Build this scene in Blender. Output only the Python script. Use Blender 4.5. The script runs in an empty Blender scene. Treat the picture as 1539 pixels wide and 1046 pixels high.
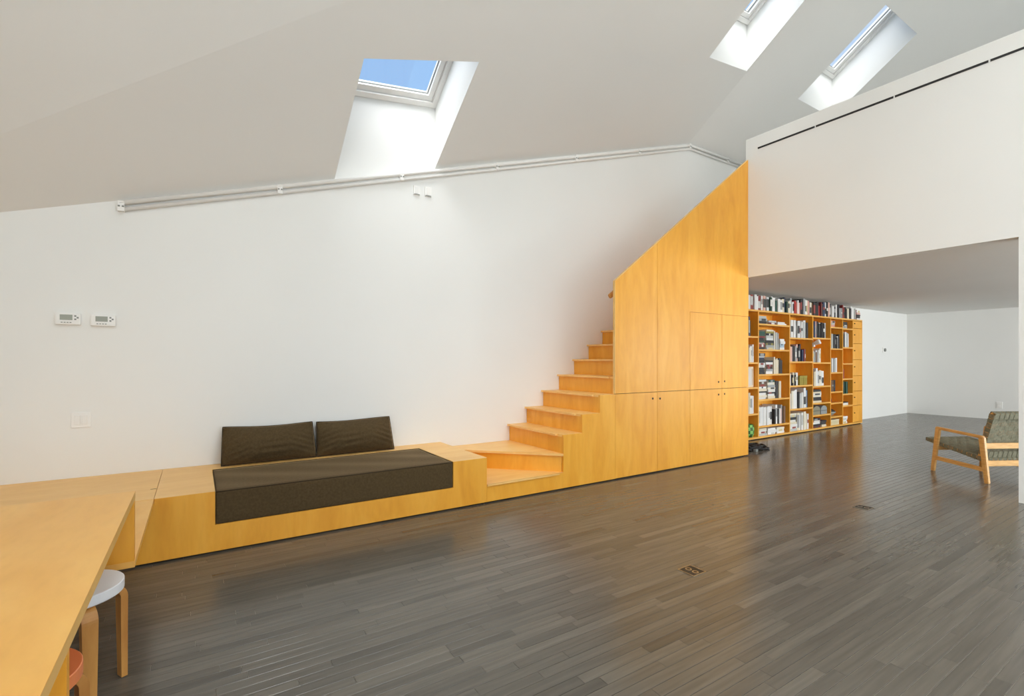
import bpy, bmesh, math, random
from mathutils import Vector, Matrix
random.seed(7)
sc = bpy.context.scene
COL = sc.collection

# ------------------------------------------------------------------ camera
# photograph 1539 x 1046, focal length 735.8 px, horizon at y = 541, eye 1.35 m
F, CX, HY, EYE = 735.8, 769.5, 541.0, 1.35
YAW = math.radians(57.2)
FX, FY = math.cos(YAW), math.sin(YAW)
RX, RY = FY, -FX
cam_d = bpy.data.cameras.new('camera')
cam_d.sensor_fit = 'HORIZONTAL'; cam_d.sensor_width = 36.0
cam_d.lens = F / 1539.0 * 36.0
cam_d.shift_y = (HY - 523.0) / 1539.0
cam_d.clip_start = 0.05; cam_d.clip_end = 200
cam = bpy.data.objects.new('camera', cam_d)
cam.location = (0, 0, EYE)
cam.rotation_euler = (math.pi / 2, 0, YAW - math.pi / 2)
COL.objects.link(cam); sc.camera = cam

# ------------------------------------------------------------------ world: blue sky with thin cloud
SKY = 0.95
w = bpy.data.worlds.new('sky'); sc.world = w; w.use_nodes = True
nt = w.node_tree; nt.nodes.clear()
out = nt.nodes.new('ShaderNodeOutputWorld'); bg = nt.nodes.new('ShaderNodeBackground')
tc = nt.nodes.new('ShaderNodeTexCoord'); no = nt.nodes.new('ShaderNodeTexNoise')
no.inputs['Scale'].default_value = 2.6; no.inputs['Detail'].default_value = 5
mp = nt.nodes.new('ShaderNodeMapping'); mp.inputs['Scale'].default_value = (1, 1, 2.2)
mp.inputs['Location'].default_value = (1.3, 0.4, 0.2)
cr = nt.nodes.new('ShaderNodeValToRGB')
cr.color_ramp.elements[0].position = 0.47; cr.color_ramp.elements[0].color = (0.36, 0.61, 0.98, 1)
cr.color_ramp.elements[1].position = 0.80; cr.color_ramp.elements[1].color = (0.85, 0.91, 1.0, 1)
nt.links.new(tc.outputs['Generated'], mp.inputs['Vector']); nt.links.new(mp.outputs['Vector'], no.inputs['Vector'])
nt.links.new(no.outputs['Fac'], cr.inputs['Fac']); nt.links.new(cr.outputs['Color'], bg.inputs['Color'])
bg.inputs['Strength'].default_value = SKY
nt.links.new(bg.outputs['Background'], out.inputs['Surface'])

# ------------------------------------------------------------------ hazy sun, from over the roof ridge
sun_d = bpy.data.lights.new('sun', 'SUN'); sun_d.energy = 10.0; sun_d.angle = math.radians(60); sun_d.color = (1, 0.985, 0.96)
sun = bpy.data.objects.new('sun', sun_d); COL.objects.link(sun)
sun.rotation_euler = Vector((0.34, 0.36, -0.87)).to_track_quat('-Z', 'Y').to_euler()
sun.location = (0, -5, 12)

# added daylight lamps in unseen window openings (behind and beside the camera)
XL, XR, YF, W = -2.3, 15.26, -4.5, 5.05          # room extents; W = face of the long wall
FRONT_WINDOWS = [(-1.2, 1.4), (2.0, 5.2)]
LOFT_WINDOWS = [(7.6, 10.4), (11.2, 14.2)]
ADDED_UPPER_WINDOWS = [(7.4, 10.4), (11.2, 14.2)]          # unseen, added on the loft level to brighten the ceiling there
LEFT_WINDOW = (-3.2, 0.2)
def daylight(name, loc, rot, sx, sy, power):
    d = bpy.data.lights.new(name, 'AREA'); d.shape = 'RECTANGLE'; d.size = sx; d.size_y = sy
    d.energy = power; d.color = (0.93, 0.975, 1.0)
    o = bpy.data.objects.new(name, d); o.location = loc; o.rotation_euler = rot; COL.objects.link(o)
RFRONT = (math.radians(90), 0, 0)
for a, b in FRONT_WINDOWS:
    daylight('window_daylight', ((a + b) / 2, YF + 0.04, 1.7), RFRONT, b - a, 2.6, 28 * (b - a))
for a, b in LOFT_WINDOWS:
    daylight('window_daylight', ((a + b) / 2, YF + 0.04, 1.4), RFRONT, b - a, 1.8, 105 * (b - a))
for a, b in ADDED_UPPER_WINDOWS:
    daylight('window_daylight', ((a + b) / 2, YF + 0.04, 4.0), RFRONT, b - a, 1.5, 11 * (b - a))
daylight('window_daylight', (XL + 0.04, sum(LEFT_WINDOW) / 2, 1.1), (math.radians(90), 0, -math.pi / 2), LEFT_WINDOW[1] - LEFT_WINDOW[0], 1.3, 125)
ADDED_ROOF_LIGHTS = [(0.6, 1.8, -3.8, -1.2), (2.6, 3.8, -3.8, -1.2), (4.6, 5.8, -3.8, -1.2)]       # unseen openings added in the flat roof above the viewer, for top light
for x0, x1, y0, y1 in ADDED_ROOF_LIGHTS:
    xm = (x0 + x1) / 2
    daylight('window_daylight', (xm, (y0 + y1) / 2, 7.27 + 0.42), (0, 0, 0), 1.1, 2.5, 95)

sc.view_settings.view_transform = 'Standard'
try: sc.view_settings.look = 'None'
except Exception: pass
sc.view_settings.gamma = 1.0
sc.view_settings.use_curve_mapping = False
sc.view_settings.exposure = 0.0
sc.cycles.use_denoising = True
sc.cycles.max_bounces = 12; sc.cycles.diffuse_bounces = 8; sc.cycles.glossy_bounces = 4
sc.cycles.transparent_max_bounces = 12
sc.cycles.sample_clamp_indirect = 6.0
sc.cycles.caustics_reflective = False; sc.cycles.caustics_refractive = False

# ------------------------------------------------------------------ helpers
def ray(px, py):
    t = (px - CX) / F
    return (FX + RX * t, FY + RY * t, (HY - py) / F)
def on_y(px, py, Y):
    d = ray(px, py); s = Y / d[1]; return Vector((d[0] * s, Y, EYE + d[2] * s))
def on_z(px, py, Z):
    d = ray(px, py); s = (Z - EYE) / d[2]; return Vector((d[0] * s, d[1] * s, Z))
def proj(p):
    d = p[0] * FX + p[1] * FY; r = p[0] * RX + p[1] * RY
    if d < 0.05: return None
    return (CX + F * r / d, HY - F * (p[2] - EYE) / d)

class MB:
    """collects faces into one mesh"""
    def __init__(s): s.v = []; s.f = []; s.m = []; s.mi = 0; s.tone = None
    def face(s, pts):
        i = len(s.v); s.v += [tuple(p) for p in pts]; s.f.append(tuple(range(i, i + len(pts)))); s.m.append(s.mi)
    def add(s, vs, fs):
        i = len(s.v); s.v += [tuple(p) for p in vs]
        for f in fs: s.f.append(tuple(i + k for k in f)); s.m.append(s.mi)
        return s
    def box(s, x0, x1, y0, y1, z0, z1, bev=0.0):
        if bev <= 0:
            s.add([(x0,y0,z0),(x1,y0,z0),(x1,y1,z0),(x0,y1,z0),(x0,y0,z1),(x1,y0,z1),(x1,y1,z1),(x0,y1,z1)],
                  [(0,3,2,1),(4,5,6,7),(0,1,5,4),(1,2,6,5),(2,3,7,6),(3,0,4,7)])
        else:
            bm = bmesh.new(); bmesh.ops.create_cube(bm, size=1)
            for v in bm.verts:
                v.co = Vector(((x0+x1)/2 + v.co.x*(x1-x0), (y0+y1)/2 + v.co.y*(y1-y0), (z0+z1)/2 + v.co.z*(z1-z0)))
            b = min(bev, 0.45*min(x1-x0, y1-y0, z1-z0))
            bmesh.ops.bevel(bm, geom=bm.edges[:], offset=b, segments=2, profile=0.7, affect='EDGES')
            s.bm(bm)
        return s
    def bm(s, bm, M=None):
        bm.verts.index_update()
        s.add([(M @ v.co) if M else v.co.copy() for v in bm.verts], [tuple(v.index for v in f.verts) for f in bm.faces]); bm.free(); return s
    def prism(s, poly, axis, a, b, bev=0.0):
        """2D polygon extruded along an axis: 'x' -> (y,z), 'y' -> (x,z), 'z' -> (x,y)"""
        def P(p, t): return (t, p[0], p[1]) if axis == 'x' else ((p[0], t, p[1]) if axis == 'y' else (p[0], p[1], t))
        n = len(poly); bm = bmesh.new()
        A = [bm.verts.new(P(p, a)) for p in poly]; B = [bm.verts.new(P(p, b)) for p in poly]
        bm.faces.new(A); bm.faces.new(B[::-1])
        for i in range(n): bm.faces.new((A[i], B[i], B[(i+1) % n], A[(i+1) % n]))
        bmesh.ops.recalc_face_normals(bm, faces=bm.faces[:])
        if bev: bmesh.ops.bevel(bm, geom=bm.edges[:], offset=bev, segments=1, affect='EDGES')
        return s.bm(bm)
    def bar(s, p0, p1, w0, h0, up=(0,0,1), w1=None, h1=None, bev=0.0):
        """tapered bar from p0 to p1, w across, h along 'up'"""
        p0, p1 = Vector(p0), Vector(p1); d = (p1 - p0).normalized(); u = Vector(up); u = (u - d*u.dot(d)).normalized(); r = d.cross(u)
        w1 = w0 if w1 is None else w1; h1 = h0 if h1 is None else h1
        vs = []
        for p, ww, hh in ((p0, w0, h0), (p1, w1, h1)):
            vs += [p - r*ww/2 - u*hh/2, p + r*ww/2 - u*hh/2, p + r*ww/2 + u*hh/2, p - r*ww/2 + u*hh/2]
        fs = [(0,1,2,3),(7,6,5,4),(0,4,5,1),(1,5,6,2),(2,6,7,3),(3,7,4,0)]
        if bev:
            bm = bmesh.new(); V = [bm.verts.new(v) for v in vs]
            for f in fs: bm.faces.new([V[i] for i in f])
            bmesh.ops.recalc_face_normals(bm, faces=bm.faces[:])
            bmesh.ops.bevel(bm, geom=bm.edges[:], offset=bev, segments=2, affect='EDGES'); return s.bm(bm)
        return s.add(vs, fs)
    def tube(s, pts, r, n=8, closed=False):
        pts = [Vector(p) for p in pts]; N = len(pts); rings = []
        nrm = None
        for i, p in enumerate(pts):
            a = pts[(i-1) % N] if (closed or i > 0) else p
            b = pts[(i+1) % N] if (closed or i < N-1) else p
            d = (b - a).normalized()
            if nrm is None:
                nrm = d.orthogonal().normalized()
            nrm = (nrm - d*nrm.dot(d)).normalized(); bi = d.cross(nrm)
            rings.append([p + nrm*r*math.cos(2*math.pi*k/n) + bi*r*math.sin(2*math.pi*k/n) for k in range(n)])
        vs = [v for q in rings for v in q]; fs = []
        for i in range(N if closed else N-1):
            j = (i+1) % N
            for k in range(n): fs.append((i*n+k, i*n+(k+1) % n, j*n+(k+1) % n, j*n+k))
        if not closed:
            fs.append(tuple(range(n-1, -1, -1))); fs.append(tuple((N-1)*n+k for k in range(n)))
        return s.add(vs, fs)
    def lathe(s, prof, c=(0,0,0), n=32):
        vs, fs = [], []; m = len(prof)
        for k in range(n):
            a = 2*math.pi*k/n
            for r, z in prof: vs.append((c[0]+r*math.cos(a), c[1]+r*math.sin(a), c[2]+z))
        for k in range(n):
            j = (k+1) % n
            for i in range(m-1): fs.append((k*m+i, j*m+i, j*m+i+1, k*m+i+1))
        return s.add(vs, fs)

ORI = {}
def link(name, me, parent=None):
    o = bpy.data.objects.new(name, me); COL.objects.link(o)
    if parent: o.parent = parent
    return o
def root(name, loc=(0,0,0), rz=0.0):
    o = bpy.data.objects.new(name, None); COL.objects.link(o); o.empty_display_size = 0.1
    o.location = loc; o.rotation_euler = (0,0,rz); ORI[o] = Vector(loc) if rz == 0 else Vector((0,0,0)); return o
def build(name, mb, mats, parent=None, smooth=False, local=False, merge=False):
    """one mesh object; world coordinates are turned into the parent's frame"""
    off = Vector((0,0,0))
    if parent is not None and not local: off = ORI.get(parent, Vector((0,0,0)))
    me = bpy.data.meshes.new(name)
    me.from_pydata([(v[0]-off.x, v[1]-off.y, v[2]-off.z) for v in mb.v], [], mb.f)
    if not isinstance(mats, (list, tuple)): mats = [mats]
    for m in mats: me.materials.append(m)
    me.polygons.foreach_set('material_index', mb.m)
    if merge:
        bm = bmesh.new(); bm.from_mesh(me); bmesh.ops.remove_doubles(bm, verts=bm.verts[:], dist=1e-5)
        bmesh.ops.recalc_face_normals(bm, faces=bm.faces[:]); bm.to_mesh(me); bm.free()
    me.polygons.foreach_set('use_smooth', [smooth]*len(me.polygons))
    me.update()
    o = link(name, me, parent); ORI[o] = off
    return o
def tag(o, label, cat, group=None):
    o['label'] = label; o['category'] = cat
    if group: o['group'] = group
    return o
def struct(o, label=None):
    o['kind'] = 'structure'
    if label: o['label'] = label
    return o

# ------------------------------------------------------------------ materials
def mat(name, col, rough=0.5, spec=0.5, **kw):
    m = bpy.data.materials.new(name); m.use_nodes = True
    b = m.node_tree.nodes['Principled BSDF']
    b.inputs['Base Color'].default_value = (*col, 1); b.inputs['Roughness'].default_value = rough
    b.inputs['Specular IOR Level'].default_value = spec
    for k, v in kw.items(): b.inputs[k.replace('_', ' ')].default_value = v
    return m
def nodes(m):
    t = m.node_tree; return t, t.nodes, t.links, t.nodes['Principled BSDF']
def noisy(m, c1, c2, scale, stretch=(1,1,1), detail=4, bump=0.0, lo=0.35, hi=0.68, space='Object'):
    t, N, L, b = nodes(m)
    if space == 'World':
        g = N.new('ShaderNodeNewGeometry'); src = g.outputs['Position']
    else:
        g = N.new('ShaderNodeTexCoord'); src = g.outputs[space]
    mp = N.new('ShaderNodeMapping'); mp.inputs['Scale'].default_value = stretch
    n = N.new('ShaderNodeTexNoise'); n.inputs['Scale'].default_value = scale; n.inputs['Detail'].default_value = detail
    r = N.new('ShaderNodeValToRGB'); r.color_ramp.elements[0].position = lo; r.color_ramp.elements[1].position = hi
    r.color_ramp.elements[0].color = (*c1, 1); r.color_ramp.elements[1].color = (*c2, 1)
    L.new(src, mp.inputs['Vector']); L.new(mp.outputs['Vector'], n.inputs['Vector']); L.new(n.outputs['Fac'], r.inputs['Fac'])
    L.new(r.outputs['Color'], b.inputs['Base Color'])
    if bump:
        bp = N.new('ShaderNodeBump'); bp.inputs['Strength'].default_value = bump; bp.inputs['Distance'].default_value = 0.004
        L.new(n.outputs['Fac'], bp.inputs['Height']); L.new(bp.outputs['Normal'], b.inputs['Normal'])
    return m

def plywood(name, stretch, pal=((0.77, 0.335, 0.024), (0.82, 0.375, 0.032), (0.86, 0.42, 0.046))):
    """varnished birch ply: flame figure + fine pores"""
    m = mat(name, (0.8, 0.42, 0.1), 0.45, 0.45)
    t, N, L, b = nodes(m)
    g = N.new('ShaderNodeNewGeometry'); mp = N.new('ShaderNodeMapping'); mp.inputs['Scale'].default_value = stretch
    L.new(g.outputs['Position'], mp.inputs['Vector'])
    n1 = N.new('ShaderNodeTexNoise'); n1.inputs['Scale'].default_value = 1.6; n1.inputs['Detail'].default_value = 6; n1.inputs['Distortion'].default_value = 1.6
    n2 = N.new('ShaderNodeTexNoise'); n2.inputs['Scale'].default_value = 16; n2.inputs['Detail'].default_value = 3
    L.new(mp.outputs['Vector'], n1.inputs['Vector']); L.new(mp.outputs['Vector'], n2.inputs['Vector'])
    r = N.new('ShaderNodeValToRGB'); e = r.color_ramp.elements
    e[0].position = 0.33; e[0].color = (*pal[0], 1); e[1].position = 0.66; e[1].color = (*pal[2], 1)
    x = e.new(0.5); x.color = (*pal[1], 1)
    mx = N.new('ShaderNodeMix'); mx.data_type = 'RGBA'; mx.blend_type = 'MULTIPLY'; mx.inputs['Factor'].default_value = 0.16
    r2 = N.new('ShaderNodeValToRGB'); r2.color_ramp.elements[0].position = 0.3; r2.color_ramp.elements[0].color = (0.75, 0.68, 0.6, 1); r2.color_ramp.elements[1].position = 0.55
    L.new(n1.outputs['Fac'], r.inputs['Fac']); L.new(n2.outputs['Fac'], r2.inputs['Fac'])
    L.new(r.outputs['Color'], mx.inputs['A']); L.new(r2.outputs['Color'], mx.inputs['B'])
    L.new(mx.outputs['Result'], b.inputs['Base Color'])
    b.inputs['Coat Weight'].default_value = 0.25; b.inputs['Coat Roughness'].default_value = 0.35
    return m

M = {}
M['wall'] = noisy(mat('wall_paint', (0.8,0.8,0.78), 0.75, 0.25), (0.785,0.785,0.76), (0.805,0.805,0.78), 0.8, detail=2, space='World')
M['ceil'] = noisy(mat('ceiling_paint', (0.78,0.78,0.76), 0.85, 0.2), (0.765,0.76,0.735), (0.785,0.78,0.755), 0.7, detail=2, space='World')
M['white'] = mat('white_plastic', (0.82,0.81,0.78), 0.4)
M['frame_white'] = mat('white_lacquer', (0.80,0.79,0.76), 0.35)
M['ply'] = plywood('birch_ply_upright', (2.6, 2.6, 0.55))
PALE_LIT = ((0.82, 0.47, 0.135), (0.86, 0.51, 0.16), (0.89, 0.555, 0.19))      # horizontal boards: strong light from above painted in as a paler ply
M['ply_top'] = plywood('birch_ply_flat', (0.6, 2.4, 2.4), PALE_LIT)
M['ply_table'] = plywood('birch_ply_table', (2.0, 0.6, 2.0), ((0.80, 0.41, 0.080), (0.84, 0.45, 0.10), (0.87, 0.50, 0.125)))  # table ply also paler, light on its top put into the colour
M['ply_shelf'] = plywood('birch_ply_shelf', (0.6, 2.4, 2.4), ((0.76, 0.37, 0.055), (0.80, 0.41, 0.07), (0.84, 0.46, 0.095)))
M['edge'] = noisy(mat('ply_edge', (0.8,0.6,0.33), 0.5), (0.74,0.44,0.13), (0.82,0.53,0.19), 6, space='World')
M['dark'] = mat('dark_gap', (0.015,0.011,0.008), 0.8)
M['black'] = mat('black_metal', (0.012,0.012,0.012), 0.5)
M['grey'] = mat('grey_plastic', (0.22,0.23,0.21), 0.35)
M['lcd'] = mat('display_grey', (0.30,0.32,0.27), 0.2)
M['fabric'] = noisy(mat('brown_fabric', (0.08,0.06,0.035), 0.9, 0.2), (0.068,0.044,0.018), (0.092,0.061,0.027), 60, detail=3, bump=0.15)
nodes(M['fabric'])[3].inputs['Sheen Weight'].default_value = 0.55
nodes(M['fabric'])[3].inputs['Sheen Roughness'].default_value = 0.25
nodes(M['fabric'])[3].inputs['Sheen Tint'].default_value = (0.80, 0.58, 0.32, 1)
M['piping'] = mat('dark_piping', (0.04,0.028,0.016), 0.9, 0.2)
M['oak'] = noisy(mat('maple_frame', (0.75,0.42,0.14), 0.4), (0.66,0.35,0.10), (0.80,0.48,0.17), 9, (1,1,6), detail=3)
M['oakedge'] = noisy(mat('bent_laminate', (0.6,0.33,0.1), 0.4), (0.46,0.20,0.045), (0.62,0.31,0.08), 7, (3,3,0.6), detail=4)
M['strap'] = noisy(mat('olive_webbing', (0.2,0.19,0.13), 0.85, 0.2), (0.18,0.175,0.12), (0.25,0.24,0.17), 40, detail=2, bump=0.2)
M['strap2'] = noisy(mat('tan_webbing', (0.36,0.3,0.2), 0.85, 0.2), (0.20,0.175,0.115), (0.28,0.245,0.165), 40, detail=2, bump=0.2)
M['stool_white'] = mat('pale_linoleum', (0.84,0.87,0.89), 0.45)
M['stool_white_rim'] = mat('pale_edge', (0.80,0.83,0.86), 0.4)
M['stool_orange'] = mat('orange_linoleum', (0.78,0.20,0.065), 0.45)
M['stool_orange_rim'] = mat('orange_edge', (0.80,0.25,0.09), 0.4)
M['rubber'] = mat('foot_glide', (0.45,0.42,0.36), 0.6)
M['subfloor'] = mat('pale_joint_dust', (0.36,0.32,0.26), 0.9, 0.1)
M['concrete'] = mat('outside_ground', (0.35,0.34,0.32), 0.9)
M['brass'] = mat('dull_metal', (0.50,0.45,0.37), 0.35, 0.5, Metallic=1.0)
M['pages'] = noisy(mat('book_pages', (0.75,0.7,0.6), 0.9, 0.1), (0.62,0.56,0.45), (0.78,0.73,0.62), 90, (1,1,0.05))

# window glass: clear with a faint reflection
gm = bpy.data.materials.new('window_glass'); gm.use_nodes = True
t = gm.node_tree; t.nodes.clear()
o_ = t.nodes.new('ShaderNodeOutputMaterial'); tr = t.nodes.new('ShaderNodeBsdfTransparent'); gl = t.nodes.new('ShaderNodeBsdfGlossy')
gl.inputs['Roughness'].default_value = 0.02; mx = t.nodes.new('ShaderNodeMixShader'); mx.inputs[0].default_value = 0.05
tr.inputs['Color'].default_value = (0.97, 0.985, 1, 1)
t.links.new(tr.outputs[0], mx.inputs[1]); t.links.new(gl.outputs[0], mx.inputs[2]); t.links.new(mx.outputs[0], o_.inputs['Surface'])
M['glass'] = gm

# floor boards: dark stain, tone per board in the 'tone' attribute
fm = mat('dark_stained_strip', (0.06,0.05,0.04), 0.26, 0.5); M['floor'] = fm
t, N, L, b = nodes(fm)
at = N.new('ShaderNodeAttribute'); at.attribute_name = 'tone'
sx = N.new('ShaderNodeSeparateColor'); L.new(at.outputs['Color'], sx.inputs['Color'])
g = N.new('ShaderNodeNewGeometry'); mp = N.new('ShaderNodeMapping'); mp.inputs['Scale'].default_value = (0.5, 9, 1)
add = N.new('ShaderNodeVectorMath'); add.operation = 'ADD'
cmb = N.new('ShaderNodeCombineXYZ'); mul = N.new('ShaderNodeMath'); mul.operation = 'MULTIPLY'; mul.inputs[1].default_value = 40
L.new(sx.outputs['Green'], mul.inputs[0]); L.new(mul.outputs[0], cmb.inputs['X']); L.new(mul.outputs[0], cmb.inputs['Z'])
L.new(g.outputs['Position'], add.inputs[0]); L.new(cmb.outputs[0], add.inputs[1]); L.new(add.outputs[0], mp.inputs['Vector'])
n = N.new('ShaderNodeTexNoise'); n.inputs['Scale'].default_value = 5; n.inputs['Detail'].default_value = 7; n.inputs['Distortion'].default_value = 0.3
L.new(mp.outputs['Vector'], n.inputs['Vector'])
r = N.new('ShaderNodeValToRGB'); r.color_ramp.elements[0].position = 0.3; r.color_ramp.elements[1].position = 0.7
r.color_ramp.elements[0].color = (0.092, 0.082, 0.066, 1); r.color_ramp.elements[1].color = (0.126, 0.112, 0.090, 1)
L.new(n.outputs['Fac'], r.inputs['Fac'])
tn = N.new('ShaderNodeMix'); tn.data_type = 'RGBA'; tn.blend_type = 'MULTIPLY'; tn.inputs['Factor'].default_value = 1.0
tc_ = N.new('ShaderNodeCombineColor')
for k in ('Red', 'Green', 'Blue'): L.new(sx.outputs['Red'], tc_.inputs[k])
sc2 = N.new('ShaderNodeVectorMath'); sc2.operation = 'SCALE'; sc2.inputs['Scale'].default_value = 2.0
L.new(tc_.outputs['Color'], sc2.inputs[0])
L.new(r.outputs['Color'], tn.inputs['A']); L.new(sc2.outputs['Vector'], tn.inputs['B']); L.new(tn.outputs['Result'], b.inputs['Base Color'])
rr = N.new('ShaderNodeMapRange'); rr.inputs['To Min'].default_value = 0.13; rr.inputs['To Max'].default_value = 0.30
L.new(n.outputs['Fac'], rr.inputs['Value']); L.new(rr.outputs['Result'], b.inputs['Roughness'])
bp = N.new('ShaderNodeBump'); bp.inputs['Strength'].default_value = 0.04; bp.inputs['Distance'].default_value = 0.002
L.new(n.outputs['Fac'], bp.inputs['Height']); L.new(bp.outputs['Normal'], b.inputs['Normal'])

_cols = {}
def book_mat(c, rough=0.55):
    k = tuple(c)
    if k not in _cols: _cols[k] = mat('book_cover', c, rough)
    return _cols[k]

# ------------------------------------------------------------------ roof planes (ceiling seen from below)
AX, AG, AZ = 0.304, 0.66, 2.80                      # main slope: rises along +x and away from the long wall
XFOLD = 6.61
def zA(x, y): return AZ + AX*x + AG*(W - y)
def zB(x, y): return AZ + AX*XFOLD + AG*(W - y)
CK = 0.13                                            # beyond the crease the ceiling turns a little steeper
def zC(x, y): return zA(x, y) + CK*(4.063 - 0.415*x - y)
ZD = 7.27
PL = {'A': (AX, -AG, AZ + AG*W), 'B': (0, -AG, AZ + AX*XFOLD + AG*W), 'C': (AX - 0.415*CK, -AG - CK, AZ + AG*W + 4.063*CK), 'D': (0, 0, ZD)}
def clip(poly, a, b, c):
    """keep a*x + b*y + c <= 0"""
    outp = []
    for i in range(len(poly)):
        p, q = poly[i], poly[(i+1) % len(poly)]
        fp, fq = a*p[0] + b*p[1] + c, a*q[0] + b*q[1] + c
        if fp <= 1e-9: outp.append(p)
        if (fp < -1e-9 and fq > 1e-9) or (fp > 1e-9 and fq < -1e-9):
            s = fp/(fp - fq); outp.append((p[0] + s*(q[0]-p[0]), p[1] + s*(q[1]-p[1])))
    return outp
def subtract(poly, hole):
    """convex polygon minus convex counter-clockwise hole -> convex pieces"""
    res, rest = [], poly
    for i in range(len(hole)):
        p, q = hole[i], hole[(i+1) % len(hole)]
        a, b = (q[1]-p[1]), -(q[0]-p[0]); c = -(a*p[0] + b*p[1])     # > 0 outside for ccw
        o = clip(rest, -a, -b, -c)
        if len(o) >= 3: res.append(o)
        rest = clip(rest, a, b, c)
        if len(rest) < 3: break
    return res
SKYL = [  # plane, opening in plan (ccw: lower-left, ... ), outline of the window above in plan, rise
    ('A', [(1.155, 4.033), (2.231, 4.033), (2.231, W), (1.155, W)], [(1.155, 3.80), (2.231, 3.80), (2.231, 5.048), (1.155, 5.048)], (0.875, 0.69, 0.69, 0.875)),
    ('A', [(5.53, 2.75), (6.585, 2.89), (6.585, 4.05), (5.53, 3.91)], [(5.53, 2.75), (6.585, 2.89), (6.585, 4.05), (5.53, 3.91)], 0.67),
    *[('D', [(x0, y0), (x1, y0), (x1, y1), (x0, y1)], [(x0, y0), (x1, y0), (x1, y1), (x0, y1)], 0.5) for x0, x1, y0, y1 in ADDED_ROOF_LIGHTS],  # the added roof openings, out of view
    ('B', [(7.98, 2.88), (9.08, 2.88), (9.08, 4.05), (7.98, 4.05)], [(7.98, 2.88), (9.08, 2.88), (9.08, 4.05), (7.98, 4.05)], 0.67),
]
cm = MB()
ROOM = [(XL, YF), (XR, YF), (XR, W), (XL, W)]
LEFTP = clip(ROOM, 1, 0, -XFOLD); RIGHTP = clip(ROOM, -1, 0, XFOLD)
a, b, c = PL['C']; a2, b2, c2 = PL['B']
REG = [('A', clip(LEFTP, -0.415, -1, 4.063)), ('C', clip(clip(LEFTP, 0.415, 1, -4.063), a, b, c - ZD)), ('D', clip(clip(LEFTP, 0.415, 1, -4.063), -a, -b, ZD - c)),
       ('B', clip(RIGHTP, a2, b2, c2 - ZD)), ('D', clip(RIGHTP, -a2, -b2, ZD - c2))]
for k, poly in REG:
    a, b, c = PL[k]
    pieces = [poly]
    for kk, hole, win, rise in SKYL:
        if kk == k:
            np_ = []
            for p in pieces:
                xs_ = [q[0] for q in p]; ys_ = [q[1] for q in p]; hx = [q[0] for q in hole]; hy = [q[1] for q in hole]
                if max(hx) <= min(xs_) or min(hx) >= max(xs_) or max(hy) <= min(ys_) or min(hy) >= max(ys_): np_.append(p)
                else: np_ += subtract(p, hole)
            pieces = np_
    for p in pieces:
        cm.face([(x, y, a*x + b*y + c) for x, y in p][::-1])
ceiling = struct(build('ceiling', cm, M['ceil']), 'pale grey white sloping ceiling with skylight wells')

for i, (k, op, win, rise) in enumerate(SKYL):
    a, b, c = PL[k]; Z = lambda p, r=0.0: a*p[0] + b*p[1] + c + r
    RS = rise if isinstance(rise, tuple) else (rise,)*4
    r = struct(root('window_%d' % (i+1), (op[3][0], op[3][1], Z(op[3]))), 'white framed roof window at the top of a deep skylight well')
    mb = MB()
    for j in range(4):
        p, q, P2, Q2 = op[j], op[(j+1) % 4], win[j], win[(j+1) % 4]
        mb.face([(*p, Z(p)), (*q, Z(q)), (*Q2, Z(Q2, RS[(j+1) % 4])), (*P2, Z(P2, RS[j]))])
    build('well_lining', mb, M['wall'], r)
    # frame in the plane of the window: rings of four bars
    C4 = [Vector((*p, Z(p, RS[j]))) for j, p in enumerate(win)]
    ctr = sum(C4, Vector())/4; e1 = (C4[1]-C4[0]).normalized(); e2 = (C4[3]-C4[0]).normalized(); nn = e1.cross(e2).normalized(); nn = nn if nn.z > 0 else -nn
    wx, wy = (C4[1]-C4[0]).length, (C4[3]-C4[0]).length
    def ring(i0, i1, h0, h1):
        mbb = MB()
        def pt(u, v, h): return C4[0] + e1*u + e2*v + nn*h
        o4 = [(i0, i0), (wx-i0, i0), (wx-i0, wy-i0), (i0, wy-i0)]; n4 = [(i1, i1), (wx-i1, i1), (wx-i1, wy-i1), (i1, wy-i1)]
        for j in range(4):
            A0, A1, B0, B1 = o4[j], o4[(j+1) % 4], n4[j], n4[(j+1) % 4]
            mbb.add([pt(*A0, h0), pt(*A1, h0), pt(*B1, h0), pt(*B0, h0), pt(*A0, h1), pt(*A1, h1), pt(*B1, h1), pt(*B0, h1)],
                    [(0,1,2,3), (7,6,5,4), (3,2,6,7), (1,0,4,5), (0,3,7,4), (2,1,5,6)])
        return mbb
    fr = build('frame', ring(0.0, 0.055, -0.03, 0.10), M['frame_white'], r)
    sa = build('sash', ring(0.058, 0.115, 0.0, 0.08), M['frame_white'], r)
    build('gasket', ring(0.113, 0.122, 0.03, 0.045), M['grey'], sa)
    pb = MB(); g0 = 0.11
    def pt(u, v, h): return C4[0] + e1*u + e2*v + nn*h
    pb.add([pt(g0, g0, 0.035), pt(wx-g0, g0, 0.035), pt(wx-g0, wy-g0, 0.035), pt(g0, wy-g0, 0.035)], [(0,1,2,3)])
    build('pane', pb, M['glass'], sa)
    hb = MB(); hb.bar(pt(wx/2-0.07, g0-0.03, -0.02), pt(wx/2+0.07, g0-0.03, -0.02), 0.02, 0.02, up=nn)
    build('handle', hb, M['frame_white'], sa)

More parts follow.
